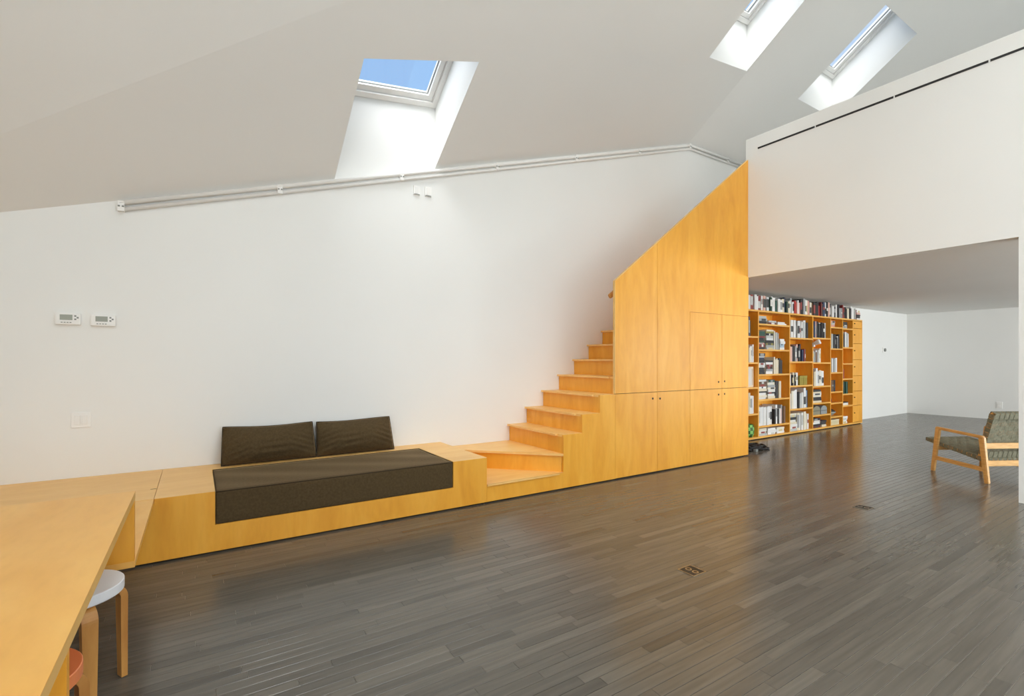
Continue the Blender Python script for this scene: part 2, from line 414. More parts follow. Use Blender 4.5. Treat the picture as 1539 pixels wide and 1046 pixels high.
# ------------------------------------------------------------------ walls, loft
prof = [(XL, -0.05), (XR, -0.05), (XR, zB(XR, W)), (XFOLD, zB(XFOLD, W)), (XL, zA(XL, W))]
struct(build('wall_back', MB().prism(prof, 'y', W, W+0.15), M['wall']), 'long white wall behind the bench and stair')
def wall_with_holes(x0, x1, z0, z1, holes, axis, a, b):
    mb = MB(); cuts = sorted(holes); x = x0
    def bx(u0, u1, v0, v1):
        if axis == 'y': mb.box(u0, u1, a, b, v0, v1)
        else: mb.box(a, b, u0, u1, v0, v1)
    for (h0, h1, v0, v1) in cuts:
        bx(x, h0, z0, z1); bx(h0, h1, z0, v0); bx(h0, h1, v1, z1); x = h1
    bx(x, x1, z0, z1); return mb
# far end wall under and above the loft
struct(build('wall_far', MB().box(XR, XR+0.15, YF, W+0.15, -0.05, 7.6), M['wall']), 'white end wall beyond the loft opening')
FH = [(a, b, 0.4, 3.0) for a, b in FRONT_WINDOWS] + [(a, b, 0.5, 2.3) for a, b in LOFT_WINDOWS]
UH = [(a, b, 3.25, 4.75) for a, b in ADDED_UPPER_WINDOWS]
wf = wall_with_holes(XL, XR, -0.05, 3.1, FH, 'y', YF-0.15, YF)
wu = wall_with_holes(XL, XR, 3.1, 7.6, UH, 'y', YF-0.15, YF); wf.add(wu.v, wu.f)
struct(build('wall_front', wf, M['wall']), 'white window wall behind the viewer')
ycap = (ZD - PL['C'][2] - PL['C'][0]*XL)/PL['C'][1]; ycr = 4.063 - 0.415*XL
lw = wall_with_holes(YF, W+0.15, -0.05, 2.0, [(LEFT_WINDOW[0], LEFT_WINDOW[1], 0.45, 1.75)], 'x', XL-0.15, XL)
lw.prism([(YF, 2.0), (W, 2.0), (W, zA(XL, W)), (ycr, zA(XL, ycr)), (ycap, ZD), (YF, ZD)], 'x', XL-0.15, XL)
struct(build('wall_left', lw, M['wall']), 'white wall beyond the table')
wn = len(SKYL)+1
def window(u0, u1, v0, v1, axis, pos):
    global wn
    ctr = ((u0+u1)/2, pos, v0) if axis == 'y' else (pos, (u0+u1)/2, v0)
    r = struct(root('window_%d' % wn, ctr), 'tall white framed window in the wall'); wn += 1
    mb = MB(); f = 0.06
    def bx(a0, a1, b0, b1, m=mb, d=0.04):
        if axis == 'y': m.box(a0, a1, pos-d, pos+d, b0, b1)
        else: m.box(pos-d, pos+d, a0, a1, b0, b1)
    bx(u0, u1, v0, v0+f); bx(u0, u1, v1-f, v1); bx(u0, u0+f, v0+f, v1-f); bx(u1-f, u1, v0+f, v1-f); bx((u0+u1)/2-f/2, (u0+u1)/2+f/2, v0+f, v1-f)
    build('window_frame', mb, M['frame_white'], r)
    for a0, a1 in ((u0+f, (u0+u1)/2-f/2), ((u0+u1)/2+f/2, u1-f)):
        p = MB(); bx(a0, a1, v0+f, v1-f, p, 0.006); build('pane', p, M['glass'], r)
for h in FH + UH: window(*h, 'y', YF-0.09)
window(LEFT_WINDOW[0], LEFT_WINDOW[1], 0.45, 1.75, 'x', XL-0.09)

SOF, LOFT = 2.515, 2.74
XF = 6.54
struct(build('wall_loft', MB().box(XF, XF+0.14, YF, 4.034, SOF, 4.463), M['wall']), 'white loft parapet wall above the wide opening')
struct(build('wall_pier', MB().box(XF, XF+0.14, YF, 1.297, 0, SOF), M['wall']), 'white wall at the right end of the opening')
struct(build('ceiling_loft', MB().box(XF+0.14, XR, YF, W, SOF, LOFT), M['ceil']), 'flat low ceiling under the loft')

# ------------------------------------------------------------------ floor of narrow strips
BW = 0.0571; GAP = 0.0013
fl = struct(build('floor', MB().box(XL-0.1, XR+0.1, YF-0.1, W+0.1, -0.06, -0.0035), M['subfloor']), 'dark stained narrow strip wood floor with satin gloss')
boards = []
rng = random.Random(11)
y = YF
while y < W:
    x = XL - rng.random()*0.9
    while x < XR:
        ln = rng.choice([0.35, 0.5, 0.65, 0.8, 1.0, 1.2, 1.5]) * rng.uniform(0.85, 1.15)
        boards.append((max(x, XL), min(x+ln, XR), y, min(y+BW, W))); x += ln
    y += BW
def board_mesh(mb, b):
    x0, x1, y0, y1 = b[0]+GAP*0.55, b[1]-GAP*0.55, b[2]+GAP, b[3]-GAP; e = 0.0009
    if x1-x0 < 0.02 or y1-y0 < 0.02: return False
    mb.add([(x0,y0,-0.012),(x1,y0,-0.012),(x1,y1,-0.012),(x0,y1,-0.012), (x0,y0,-e),(x1,y0,-e),(x1,y1,-e),(x0,y1,-e), (x0+e,y0+e,0),(x1-e,y0+e,0),(x1-e,y1-e,0),(x0+e,y1-e,0)],
           [(8,9,10,11),(4,5,9,8),(5,6,10,9),(6,7,11,10),(7,4,8,11),(0,1,5,4),(1,2,6,5),(2,3,7,6),(3,0,4,7)])
    return True
def hidden(b):
    return b[2] > 4.03 and b[1] < 6.5
def area(b):
    cx0, cx1 = b[0], b[1]; ps = [proj((cx0, b[2], 0)), proj((cx1, b[2], 0)), proj((cx1, b[3], 0)), proj((cx0, b[3], 0))]
    if any(p is None for p in ps): return 0
    poly = ps
    for (a_, b_, c_) in ((-1,0,0),(1,0,-1539),(0,-1,0),(0,1,-1046)):
        poly = clip(poly, a_, b_, c_)
        if len(poly) < 3: return 0
    # behind table / pier
    mx_ = sum(p[0] for p in poly)/len(poly); my_ = sum(p[1] for p in poly)/len(poly)
    if b[1] < -0.2 and b[3] < 2.9: return 0
    return abs(sum(poly[i][0]*poly[(i+1) % len(poly)][1] - poly[(i+1) % len(poly)][0]*poly[i][1] for i in range(len(poly))))/2
boards = [b for b in boards if not hidden(b)]
boards.sort(key=area, reverse=True)
def tones(me, tl, per):
    ca = me.color_attributes.new('tone', 'FLOAT_COLOR', 'POINT')
    vals = []
    for tt in tl: vals += list((tt[0], tt[1], 0, 1))*per
    ca.data.foreach_set('color', vals)
def tone(): return (min(1, max(0.22, rng.gauss(0.5, 0.055))), rng.random())
nb = 0; big = MB(); tl = []
for b in boards:
    if nb < 300 and area(b) > 60:
        mb = MB()
        if board_mesh(mb, b):
            o = build('plank', mb, M['floor'], fl); tones(o.data, [tone()], 12); nb += 1
    elif board_mesh(big, b): tl.append(tone())
bo = build('planks', big, M['floor'], fl); tones(bo.data, tl, 12); bo['kind'] = 'stuff'
# ground outside the windows
struct(build('ground', MB().box(-40, 60, -60, 60, -0.4, -0.3), M['concrete']), 'paved ground outside')

# ------------------------------------------------------------------ low plywood bench with the daybed niche
YB, ZB = 4.0, 0.43
r = tag(root('plywood_bench', (1.03, 4.5, 0)), 'low golden plywood bench along the white wall holding the brown daybed mattress', 'bench')
fp = [(-0.235, 0.014), (2.296, 0.014), (2.296, ZB), (1.948, ZB), (1.948, 0.198), (0.110, 0.198), (0.110, ZB), (-0.235, ZB)]
build('front_panel', MB().prism(fp, 'y', YB, YB+0.02), M['ply'], r)
build('top_panel', MB().box(-0.235, 0.110, YB, W-0.002, ZB, ZB+0.002).box(-0.235, 0.110, YB+0.02, W-0.002, ZB-0.018, ZB), M['ply_top'], r)
build('top_panel', MB().box(1.948, 2.296, YB, W-0.002, ZB, ZB+0.002).box(1.948, 2.296, YB+0.02, W-0.002, ZB-0.018, ZB), M['ply_top'], r)
build('back_ledge', MB().box(0.110, 1.948, 4.81, W-0.002, ZB-0.018, ZB+0.002), M['ply_top'], r)
build('niche_base', MB().box(0.110, 1.948, YB+0.02, 4.81, 0.18, 0.198), M['ply_top'], r)
build('niche_side', MB().box(0.092, 0.110, YB+0.02, 4.83, 0.198, ZB-0.018), M['ply'], r)
build('niche_side', MB().box(1.948, 1.966, YB+0.02, 4.83, 0.198, ZB-0.018), M['ply'], r)
build('niche_back', MB().box(0.110, 1.948, 4.81, 4.828, 0.198, ZB-0.018), M['ply'], r)
build('end_panel', MB().box(2.278, 2.296, YB+0.02, W-0.002, 0.014, ZB-0.018), M['ply'], r)
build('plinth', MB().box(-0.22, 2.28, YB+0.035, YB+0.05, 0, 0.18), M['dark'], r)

r = tag(root('plywood_bench', (-1.26, 4.5, 0)), 'plywood bench section behind the plywood table, running out of frame at left', 'bench')
build('front_panel', MB().box(XL+0.002, -0.2351, YB, YB+0.02, 0.014, ZB-0.03), M['ply'], r)
build('top_panel', MB().box(XL+0.002, -0.238, YB, W-0.002, ZB-0.03, ZB+0.002), M['ply_top'], r)
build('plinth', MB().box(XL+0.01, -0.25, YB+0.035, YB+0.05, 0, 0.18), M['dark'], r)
s_ = on_z(234, 735, ZB)
build('finger_slot', MB().box(s_.x-0.03, s_.x+0.004, s_.y-0.004, s_.y+0.004, ZB+0.0015, ZB+0.003), M['dark'], r)

# mattress
def soft_box(x0, x1, y0, y1, z0, z1, rad, nx, ny, nz, fn):
    bm = bmesh.new(); mb = MB()
    def axis(a, b, n): return [a, a+rad*0.3, a+rad] + [a+rad+(b-a-2*rad)*i/n for i in range(1, n)] + [b-rad, b-rad*0.3, b]
    xs, ys, zs = axis(x0, x1, nx), axis(y0, y1, ny), axis(z0, z1, nz)
    def rnd(p):
        q = Vector((min(max(p[0], x0+rad), x1-rad), min(max(p[1], y0+rad), y1-rad), min(max(p[2], z0+rad), z1-rad)))
        d = Vector(p) - q
        if d.length > 1e-9: p = q + d.normalized()*min(rad, max(abs(d.x), abs(d.y), abs(d.z)))
        return fn(Vector(p))
    def sheet(us, vs, f):
        for i in range(len(us)-1):
            for j in range(len(vs)-1):
                mb.face([rnd(f(us[i], vs[j])), rnd(f(us[i+1], vs[j])), rnd(f(us[i+1], vs[j+1])), rnd(f(us[i], vs[j+1]))])
    sheet(xs, ys, lambda a, b: (a, b, z1)); sheet(xs, ys, lambda a, b: (a, b, z0))
    sheet(xs, zs, lambda a, b: (a, y0, b)); sheet(xs, zs, lambda a, b: (a, y1, b))
    sheet(ys, zs, lambda a, b: (x0, a, b)); sheet(ys, zs, lambda a, b: (x1, a, b))
    return mb
def mfn(p):
    k = math.sin(p.x*47 + 3*math.sin(p.z*20)) * 0.0022
    if p.y < 4.02: p.y += k * max(0, math.sin((p.z-0.2)/0.22*math.pi))
    if p.z > 0.41: p.z += 0.003*math.sin(p.x*9+p.y*14) * max(0, math.sin((p.y-4.0)/0.8*math.pi))
    return p
r = tag(root('daybed_mattress', (1.03, 4.4, 0.198)), 'dark brown fabric mattress set into the plywood bench niche', 'mattress')
build('cover', soft_box(0.114, 1.944, 3.999, 4.806, 0.198, 0.428, 0.012, 60, 14, 8, mfn), M['fabric'], r, smooth=True, merge=True)
pp = MB(); pp.tube([(0.118, 4.003, 0.425), (1.94, 4.003, 0.425), (1.94, 4.80, 0.428), (0.118, 4.80, 0.428)], 0.004, 6, True)
build('piping', pp, M['piping'], r, smooth=True)

def pillow(x0, x1, label, seed):
    rg = random.Random(seed); wd = x1-x0; ht = 0.335
    r = tag(root('back_cushion', ((x0+x1)/2, 4.93, ZB+0.002), 0), label, 'cushion', 'brown back cushions on the bench')
    ORI[r] = Vector((0,0,0))
    nu, nv = 56, 30; ph = rg.uniform(0, 6); lean = math.radians(19)
    def pt(u, v, s):
        # u, v in [-1, 1]
        pinx = 1 - 0.035*(1-v*v); 
        e = max(0.0, 1-abs(u)**3.2)**0.7 * max(0.0, 1-abs(v)**2.2)**0.75
        th = 0.105*e*(1.08 - 0.18*v)
        cr = sum(a_*math.exp(-((u-cu)**2/su + (v-cv)**2/sv))*math.sin(q*(v*3+u*k2)) for (cu, cv, su, sv, q, k2, a_) in creases)
        X = u*wd/2*(1-0.018*(1-abs(u)**8))*(0.985-0.02*v) ; Z = v*ht/2*(1 - 0.035*math.cos(u*math.pi/2)) - (0.006*math.sin(u*2.2+ph) if v > 0 else 0)*v
        Yd = s*(th + cr*e) - 0
        y2 = Yd*math.cos(lean) + (Z+ht/2)*math.sin(lean); z2 = (Z+ht/2)*math.cos(lean) - Yd*math.sin(lean)
        return (X, y2 - 0.045, z2 + 0.006)
    creases = [(sg*0.9, -0.5, 0.12, 0.5, 7, 2.0*sg, 0.02) for sg in (-1, 1)] + [(rg.uniform(-.9, .9), -0.6, 0.1, 0.4, 6, rg.uniform(-1, 1), 0.012) for _ in range(1)]
    mb = MB()
    for s in (-1, 1):
        for i in range(nu):
            for j in range(nv):
                u0, u1, v0, v1 = -1+2*i/nu, -1+2*(i+1)/nu, -1+2*j/nv, -1+2*(j+1)/nv
                mb.face([pt(u0, v0, s), pt(u1, v0, s), pt(u1, v1, s), pt(u0, v1, s)])
    build('cover', mb, M['fabric'], r, smooth=True, merge=True)
    rim = [pt(-1+2*i/nu, -1, 1) for i in range(nu)] + [pt(1, -1+2*j/nv, 1) for j in range(nv)] + [pt(1-2*i/nu, 1, 1) for i in range(nu)] + [pt(-1, 1-2*j/nv, 1) for j in range(nv)]
    build('piping', MB().tube(rim, 0.0045, 5, True), M['piping'], r, smooth=True)
pillow(0.180, 0.948, 'dark brown back cushion leaning on the wall, nearer the table', 3)
pillow(0.960, 1.705, 'dark brown back cushion leaning on the wall, nearer the stairs', 9)

# ------------------------------------------------------------------ staircase
def zk(k): return 0.569 + 0.1975*(k-3) if k > 1 else 0.178
def xk(k): return 3.216 + 0.256*(k-3)
XS0, XP = 2.298, 3.960
r = tag(root('staircase', (3.2, 4.5, 0)), 'golden plywood stair with open side climbing along the white wall to the loft', 'staircase')
sp = [(XS0, 0.014), (XP, 0.014), (XP, zk(5)-0.002), (xk(5), zk(5)-0.002), (xk(5), zk(4)-0.002), (xk(4), zk(4)-0.002), (xk(4), zk(3)-0.002), (xk(3), zk(3)-0.002), (xk(3), zk(1)-0.002), (XS0, zk(1)-0.002)]
build('side_panel', MB().prism(sp, 'y', YB, YB+0.025), M['ply'], r)
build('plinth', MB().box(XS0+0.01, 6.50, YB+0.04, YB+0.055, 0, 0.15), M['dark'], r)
T = 0.024
t1 = MB().box(XS0, xk(3), YB+0.025, W-0.002, zk(1)-T, zk(1)).box(XS0, xk(3), YB-0.006, YB+0.025, zk(1)-0.002, zk(1))
t1.box(XS0, xk(3)-0.06, YB-0.012, YB, zk(1)-0.016, zk(1))
build('tread', t1, M['ply_top'], r)
wp = [(xk(3), YB+0.001), (xk(3), W-0.002), (XS0, W-0.002), (XS0, YB + (xk(3)-XS0))]
build('tread', MB().prism([(x_, y_) for x_, y_ in wp], 'z', zk(2)-T, zk(2)), M['ply_top'], r)
# diagonal riser under the winder
q = 0.018
a_, b_ = Vector((xk(3), YB+0.028)), Vector((XS0, YB+0.028+(xk(3)-XS0)))
build('riser', MB().prism([(a_.x, a_.y), (b_.x, b_.y), (b_.x, b_.y+q*1.4), (a_.x, a_.y+q*1.4)], 'z', zk(1), zk(2)-T), M['ply'], r)
for k in range(3, 14):
    z = zk(k); x = xk(k); x2 = xk(k+1)
    riser_y0 = YB+0.025
    build('riser', MB().box(x, x+0.018, riser_y0, W-0.002, zk(k-1), z-T), M['ply'], r)
    tb = MB().box(x, x2+0.018, YB+0.025, W-0.002, z-T, z).box(x-0.032, x, YB+0.10, W-0.002, z-0.02, z)
    if k <= 5: tb.box(x, x2 if k < 5 else XP, YB, YB+0.025, z-0.002, z)
    build('tread', tb, M['ply_top'], r)
build('riser', MB().box(xk(14), xk(14)+0.018, YB+0.055, W-0.002, zk(13), LOFT-T), M['ply'], r)
build('landing', MB().box(xk(14)-0.02, XF+0.138, YB+0.06, W-0.002, LOFT-T, LOFT), M['ply_top'], r)

# ------------------------------------------------------------------ tall plywood storage front with sloping balustrade
r = tag(root('stair_cupboard', (5.25, 4.03, 0)), 'tall golden plywood cupboard front with a sloping balustrade edge beside the stair', 'cupboard')
XE = 6.548
SL = (4.177-2.241)/(6.55-3.963)
def zt(x): return 2.241 + SL*(x-3.963)
G = 0.0028; T2 = 0.022
cols = [XP, 4.657, 5.266, 5.932, XE]
ZS, ZU = 0.967, 1.960
def holes(parent, lst):
    for (hx, hz) in lst:
        mb = MB(); n_ = 16
        vs = [(hx + 0.0135*math.cos(2*math.pi*i/n_), YB-0.0012, hz + 0.0135*math.sin(2*math.pi*i/n_)) for i in range(n_)]
        vb = [(v[0], YB+0.001, v[2]) for v in vs]
        mb.add(vs+vb, [tuple(range(n_))] + [(i, (i+1) % n_, n_+(i+1) % n_, n_+i) for i in range(n_)])
        build('finger_hole', mb, M['dark'], parent)
pA, pB = on_y(981, 599, YB), on_y(992, 599, YB); pC, pD = on_y(1080, 593, YB), on_y(1089, 592, YB); pE, pF = on_y(1080, 574, YB), on_y(1089, 573, YB)
low = [[(pA.x, pA.z)], [(pB.x, pB.z)], [(pC.x, pC.z)], [(pD.x, pD.z)]]
for i in range(4):
    d = build('door', MB().box(cols[i]+G, cols[i+1]-G, YB, YB+T2, 0.016, ZS-G), M['ply'], r); holes(d, low[i])
for i, h in ((2, (pE.x, pE.z)), (3, (pF.x, pF.z))):
    d = build('door', MB().box(cols[i]+G, cols[i+1]-G, YB, YB+T2, ZS+G, ZU-G), M['ply'], r); holes(d, [h])
build('balustrade_panel', MB().prism([(cols[0], ZS+G), (cols[1]-G, ZS+G), (cols[1]-G, zt(cols[1])), (cols[0], zt(cols[0]))], 'y', YB, YB+T2), M['ply'], r)
build('balustrade_panel', MB().prism([(cols[1]+G, ZS+G), (cols[2]-G, ZS+G), (cols[2]-G, ZU+G), (XE, ZU+G), (XE, zt(XE)), (cols[1]+G, zt(cols[1]))], 'y', YB, YB+T2), M['ply'], r)
bk = MB().prism([(cols[0]+0.001, ZS+0.01), (XE-0.001, ZS+0.01), (XE-0.001, zt(XE)-0.004), (cols[0]+0.001, zt(cols[0])-0.004)], 'y', YB+T2, YB+0.032)
build('inner_panel', bk, M['ply'], r)
bd = MB().box(cols[0]+0.01, XE-0.01, YB+T2, YB+0.026, 0.02, ZS+0.01)
build('carcass', bd, M['dark'], r)
cap0, cap1 = Vector((XP-0.001, YB+0.016, zt(XP)+0.002)), Vector((XE, YB+0.016, zt(XE)+0.002))
build('edge_cap', MB().bar(cap0, cap1, 0.034, 0.006), M['edge'], r)
build('edge_strip', MB().box(XP-0.004, XP, YB, YB+0.032, ZS+0.003, zt(XP)), M['edge'], r)
build('end_panel', MB().box(XE-0.02, XE, YB+0.05, W-0.002, 0.014, SOF-0.003), M['ply'], r)

h0 = Vector((3.955, 4.09, 2.07)); HS = SL
r = tag(root('stair_handrail', (h0.x, 4.09, h0.z)), 'wooden stair handrail showing its end behind the plywood balustrade', 'handrail')
h1 = Vector((6.4, 4.09, h0.z + HS*(6.4-h0.x)))
build('rail', MB().bar(h0, h1, 0.036, 0.052, bev=0.008), M['oakedge'], r)
for tt in (0.04, 0.35, 0.66, 0.95):
    p = h0 + (h1-h0)*tt; build('bracket', MB().bar((p.x, 4.032, p.z-0.03), (p.x, 4.09, p.z-0.02), 0.03, 0.014), M['brass'], r)

# ------------------------------------------------------------------ plywood table standing on its low shelf
TX0, TX1, TZ = -1.19, -0.237, 0.744
r = tag(root('plywood_table', (-0.72, 1.9, 0)), 'golden plywood table at the left edge, stepping down to the bench', 'table')
build('table_top', MB().box(TX0, TX1, 0.5, 2.85, TZ-0.004, TZ, 0.0012), M['ply_table'], r)
build('top_edge', MB().box(TX0+0.001, TX1-0.0008, 0.501, 2.849, TZ-0.036, TZ-0.004), M['edge'], r)
build('end_panel', MB().box(TX0+0.002, TX1-0.002, 2.82, 2.848, ZB, TZ-0.036), M['ply'], r)
build('low_shelf', MB().box(TX0, TX1, 2.818, 3.998, ZB-0.028, ZB), M['ply_table'], r)
build('support_panel', MB().box(TX0+0.05, TX1-0.003, 1.435, 1.463, 0, TZ-0.036), M['ply'], r)
build('support_panel', MB().box(TX0+0.05, TX1-0.003, 0.52, 0.548, 0, TZ-0.036), M['ply'], r)

# ------------------------------------------------------------------ stools
def stool(cx, cy, ang, top, rim, label):
    r = tag(root('round_stool', (cx, cy, 0), ang), label, 'stool', 'bentwood stools under the table')
    R = 0.168; z1 = 0.447; z0 = z1-0.042
    build('seat', MB().lathe([(R-0.0025, z1-0.0005), (R, z1-0.003), (R, z0+0.004), (R-0.004, z0), (0.0, z0)], n=56), rim, r, smooth=False, local=True)
    build('seat_top', MB().lathe([(0.0, z1), (R-0.0025, z1-0.0003)], n=56), top, r, local=True)
    for k in range(4):
        a = k*math.pi/2
        # bent leg: path in the radial plane
        path = []; rad = 0.045; ro = 0.184
        path += [(0.075, z0-0.013)] + [(0.11, z0-0.013)]
        for i in range(9):
            b = math.pi/2*(1-i/8); path.append((ro-0.0145-rad+rad*math.cos(b), z0-0.013-rad+rad*math.sin(b)))
        path += [(ro-0.0135, 0.2), (ro-0.0115, 0.004)]
        vs, fs = [], []
        for i, (rr_, zz) in enumerate(path):
            j0, j1 = max(i-1, 0), min(i+1, len(path)-1)
            d = Vector((path[j1][0]-path[j0][0], 0, path[j1][1]-path[j0][1])).normalized(); nrm = Vector((-d.z, 0, d.x))
            lo = max(0.0, 1-zz/0.36); th = 0.026-0.004*lo; wd = 0.052-0.012*lo
            for sn, sw in ((-1,-1),(1,-1),(1,1),(-1,1)):
                p = Vector((rr_, 0, zz)) + nrm*sn*th/2; p.y = sw*wd/2
                vs.append((p.x*math.cos(a)-p.y*math.sin(a), p.x*math.sin(a)+p.y*math.cos(a), p.z))
        for i in range(len(path)-1):
            for q_ in range(4): fs.append((i*4+q_, i*4+(q_+1) % 4, (i+1)*4+(q_+1) % 4, (i+1)*4+q_))
        fs += [(3,2,1,0), tuple((len(path)-1)*4+q_ for q_ in range(4))]
        lg = build('leg', MB().add(vs, fs), M['oakedge'], r, local=True)
        gp = Vector((ro-0.0115, 0, 0)); gp = Vector((gp.x*math.cos(a), gp.x*math.sin(a), 0))
        build('glide', MB().lathe([(0.0, 0.004), (0.009, 0.004), (0.009, 0.0), (0, 0)], c=gp, n=10), M['rubber'], lg, local=True)
    return r
stool(-0.42, 2.586, math.radians(26.7), M['stool_white'], M['stool_white_rim'], 'bentwood stool with pale grey white round seat, under the table edge')
stool(-0.455, 1.93, math.radians(22), M['stool_orange'], M['stool_orange_rim'], 'bentwood stool with orange round seat, half hidden under the table')

# ------------------------------------------------------------------ rail under the ceiling line
r = tag(root('ceiling_rail', (3.0, W, 3.6)), 'thin white double tube rail following the top of the white wall', 'rail')
def wall_line(x): return (AZ + AX*x) if x < XFOLD else AZ + AX*XFOLD
XA, XZ = -0.52, 8.25
for nm, dy, dz, rad in (('upper_tube', -0.030, -0.030, 0.021), ('lower_tube', -0.022, -0.082, 0.017)):
    pts = [(XA, W+dy, wall_line(XA)+dz), (XFOLD, W+dy, wall_line(XFOLD)+dz-0.012), (XZ, W+dy, wall_line(XZ)+dz-0.012)]
    build(nm, MB().tube(pts, rad, 10), M['white'], r, smooth=True)
for bxx in (XA+0.01, 0.655, 1.836, 3.022, 4.255, 5.45, 6.60, 7.6):
    z = wall_line(bxx)
    bk = build('bracket', MB().box(bxx-0.022, bxx+0.022, W-0.050, W, z-0.098, z-0.016, 0.004), M['white'], r)
    for sx_ in (-0.018, 0.018):
        build('screw', MB().box(bxx+sx_*0.7-0.007, bxx+sx_*0.7+0.007, W-0.054, W-0.049, z-0.066, z-0.054), M['grey'], bk)

# ------------------------------------------------------------------ wall devices
def thermostat(x0, x1, z0, z1, label):
    r = tag(root('thermostat', ((x0+x1)/2, W, z0)), label, 'thermostat', 'thermostats on the long wall')
    ww = x1-x0; hh = z1-z0
    build('housing', MB().box(x0, x1, W-0.028, W, z0, z1, 0.012), M['white'], r, smooth=False)
    build('screen', MB().box(x0+ww*0.2, x0+ww*0.68, W-0.030, W-0.027, z0+hh*0.40, z0+hh*0.86), M['lcd'], r)
    for (bx_, bz_) in ((0.79, 0.76), (0.79, 0.48), (0.88, 0.62)):
        build('button', MB().box(x0+ww*bx_-0.006, x0+ww*bx_+0.006, W-0.031, W-0.027, z0+hh*bz_-0.006, z0+hh*bz_+0.006), M['grey'], r)
    for i in range(4):
        build('button', MB().box(x0+ww*(0.24+0.11*i), x0+ww*(0.31+0.11*i), W-0.030, W-0.027, z0+hh*0.16, z0+hh*0.23), M['grey'], r)
thermostat(-0.910, -0.757, 1.622, 1.712, 'white thermostat on the wall, left one of the pair')
thermostat(-0.700, -0.545, 1.618, 1.708, 'white thermostat on the wall, right one of the pair')
r = tag(root('light_switch', (-0.76, W, 0.82)), 'white double light switch plate low on the wall beneath the thermostats', 'switch')
build('plate', MB().box(-0.818, -0.699, W-0.008, W, 0.822, 0.940, 0.003), M['white'], r)
for x0 in (-0.797, -0.752):
    build('rocker', MB().box(x0, x0+0.034, W-0.014, W-0.007, 0.846, 0.916, 0.002), M['frame_white'], r)
def outlet(name, c, wd, ht, axis, label, cat='outlet', group=None):
    r = tag(root(name, c), label, cat, group)
    x, y, z = c
    if axis == 'y':
        build('plate', MB().box(x-wd/2, x+wd/2, y-0.012, y, z-ht/2, z+ht/2, 0.003), M['white'], r)
        build('insert', MB().box(x-wd*0.26, x+wd*0.26, y-0.017, y-0.011, z-ht*0.36, z+ht*0.36, 0.002), M['frame_white'], r)
        build('flap_gap', MB().box(x-wd*0.42, x+wd*0.42, y-0.018, y-0.011, z-ht*0.47, z-ht*0.41), M['grey'], r)  # grey strip painting the shadow along the lower edge of the cover
    else:
        build('plate', MB().box(x-0.01, x, y-wd/2, y+wd/2, z-ht/2, z+ht/2, 0.003), M['white'], r)
        for s in (-1, 1):
            build('socket', MB().box(x-0.014, x-0.009, y-wd*0.24, y+wd*0.24, z+s*ht*0.22-ht*0.15, z+s*ht*0.22+ht*0.15, 0.002), M['frame_white'], r)
    return r
outlet('wall_outlet', (2.016, W, 3.195), 0.076, 0.098, 'y', 'small white outlet cover under the big skylight, left one of the pair', group='outlet covers below the skylight')
outlet('wall_outlet', (2.148, W, 3.206), 0.076, 0.106, 'y', 'small white outlet cover under the big skylight, right one of the pair', group='outlet covers below the skylight')
outlet('wall_outlet', (XR, 3.335, 0.33), 0.10, 0.15, 'x', 'white wall outlet low on the far wall behind the armchair')
r = tag(root('wall_control', (13.89, W, 1.59)), 'small round white wall control beyond the bookcase', 'thermostat')
build('plate', MB().box(13.80, 13.99, W-0.012, W, 1.53, 1.65, 0.004), M['white'], r)
dl = MB(); vs = [(13.90+0.04*math.cos(2*math.pi*i/16), W-0.035, 1.59+0.04*math.sin(2*math.pi*i/16)) for i in range(16)]
vb = [(v[0], W-0.012, v[2]) for v in vs]
dl.add(vs+vb, [tuple(range(16))]+[(i, (i+1) % 16, 16+(i+1) % 16, 16+i) for i in range(16)])
build('dial', dl, M['grey'], r)

# ------------------------------------------------------------------ linear air slots in the loft parapet
ys = [3.858, 3.108, 2.280, 1.50, 0.72, -0.06, -0.84]
names = ['nearest the stair', 'second from the stair', 'third from the stair', 'fourth from the stair', 'fifth from the stair', 'sixth from the stair']
for i in range(2 if False else 4):
    y1, y0 = ys[i]-(0.007 if i else 0), ys[i+1]+0.007
    r = tag(root('air_slot', (XF, (y0+y1)/2, 4.27)), 'long thin black air slot in the white loft parapet, ' + names[i], 'air vent', 'air slots in the loft parapet')
    build('slot', MB().box(XF-0.003, XF, y0, y1, 4.270, 4.296), M['black'], r)
    build('trim', MB().box(XF-0.005, XF, y0, y1, 4.296, 4.300).box(XF-0.005, XF, y0, y1, 4.266, 4.270), M['frame_white'], r)

# ------------------------------------------------------------------ floor boxes
for (cx_, cy_, lab) in ((2.665, 2.01, 'square metal floor outlet cover in the floor boards, nearer to the viewer'), (5.13, 2.025, 'square metal floor outlet cover in the floor boards, farther toward the armchair')):
    r = tag(root('floor_outlet', (cx_, cy_, 0)), lab, 'outlet', 'floor outlets')
    s = 0.062
    build('rim', MB().box(cx_-s, cx_+s, cy_-s, cy_-s+0.006, 0, 0.004).box(cx_-s, cx_+s, cy_+s-0.006, cy_+s, 0, 0.004).box(cx_-s, cx_-s+0.006, cy_-s+0.006, cy_+s-0.006, 0, 0.004).box(cx_+s-0.006, cx_+s, cy_-s+0.006, cy_+s-0.006, 0, 0.004), M['brass'], r)
    build('cover', MB().box(cx_-s+0.006, cx_+s-0.006, cy_-s+0.006, cy_+s-0.006, 0, 0.002), M['black'], r)
    for dy in (-0.026, 0.026):
        n_ = 14
        build('flap', MB().lathe([(0.012, 0.0045), (0.021, 0.0045), (0.021, 0.002)], c=(cx_, cy_+dy, 0), n=n_), M['brass'], r)

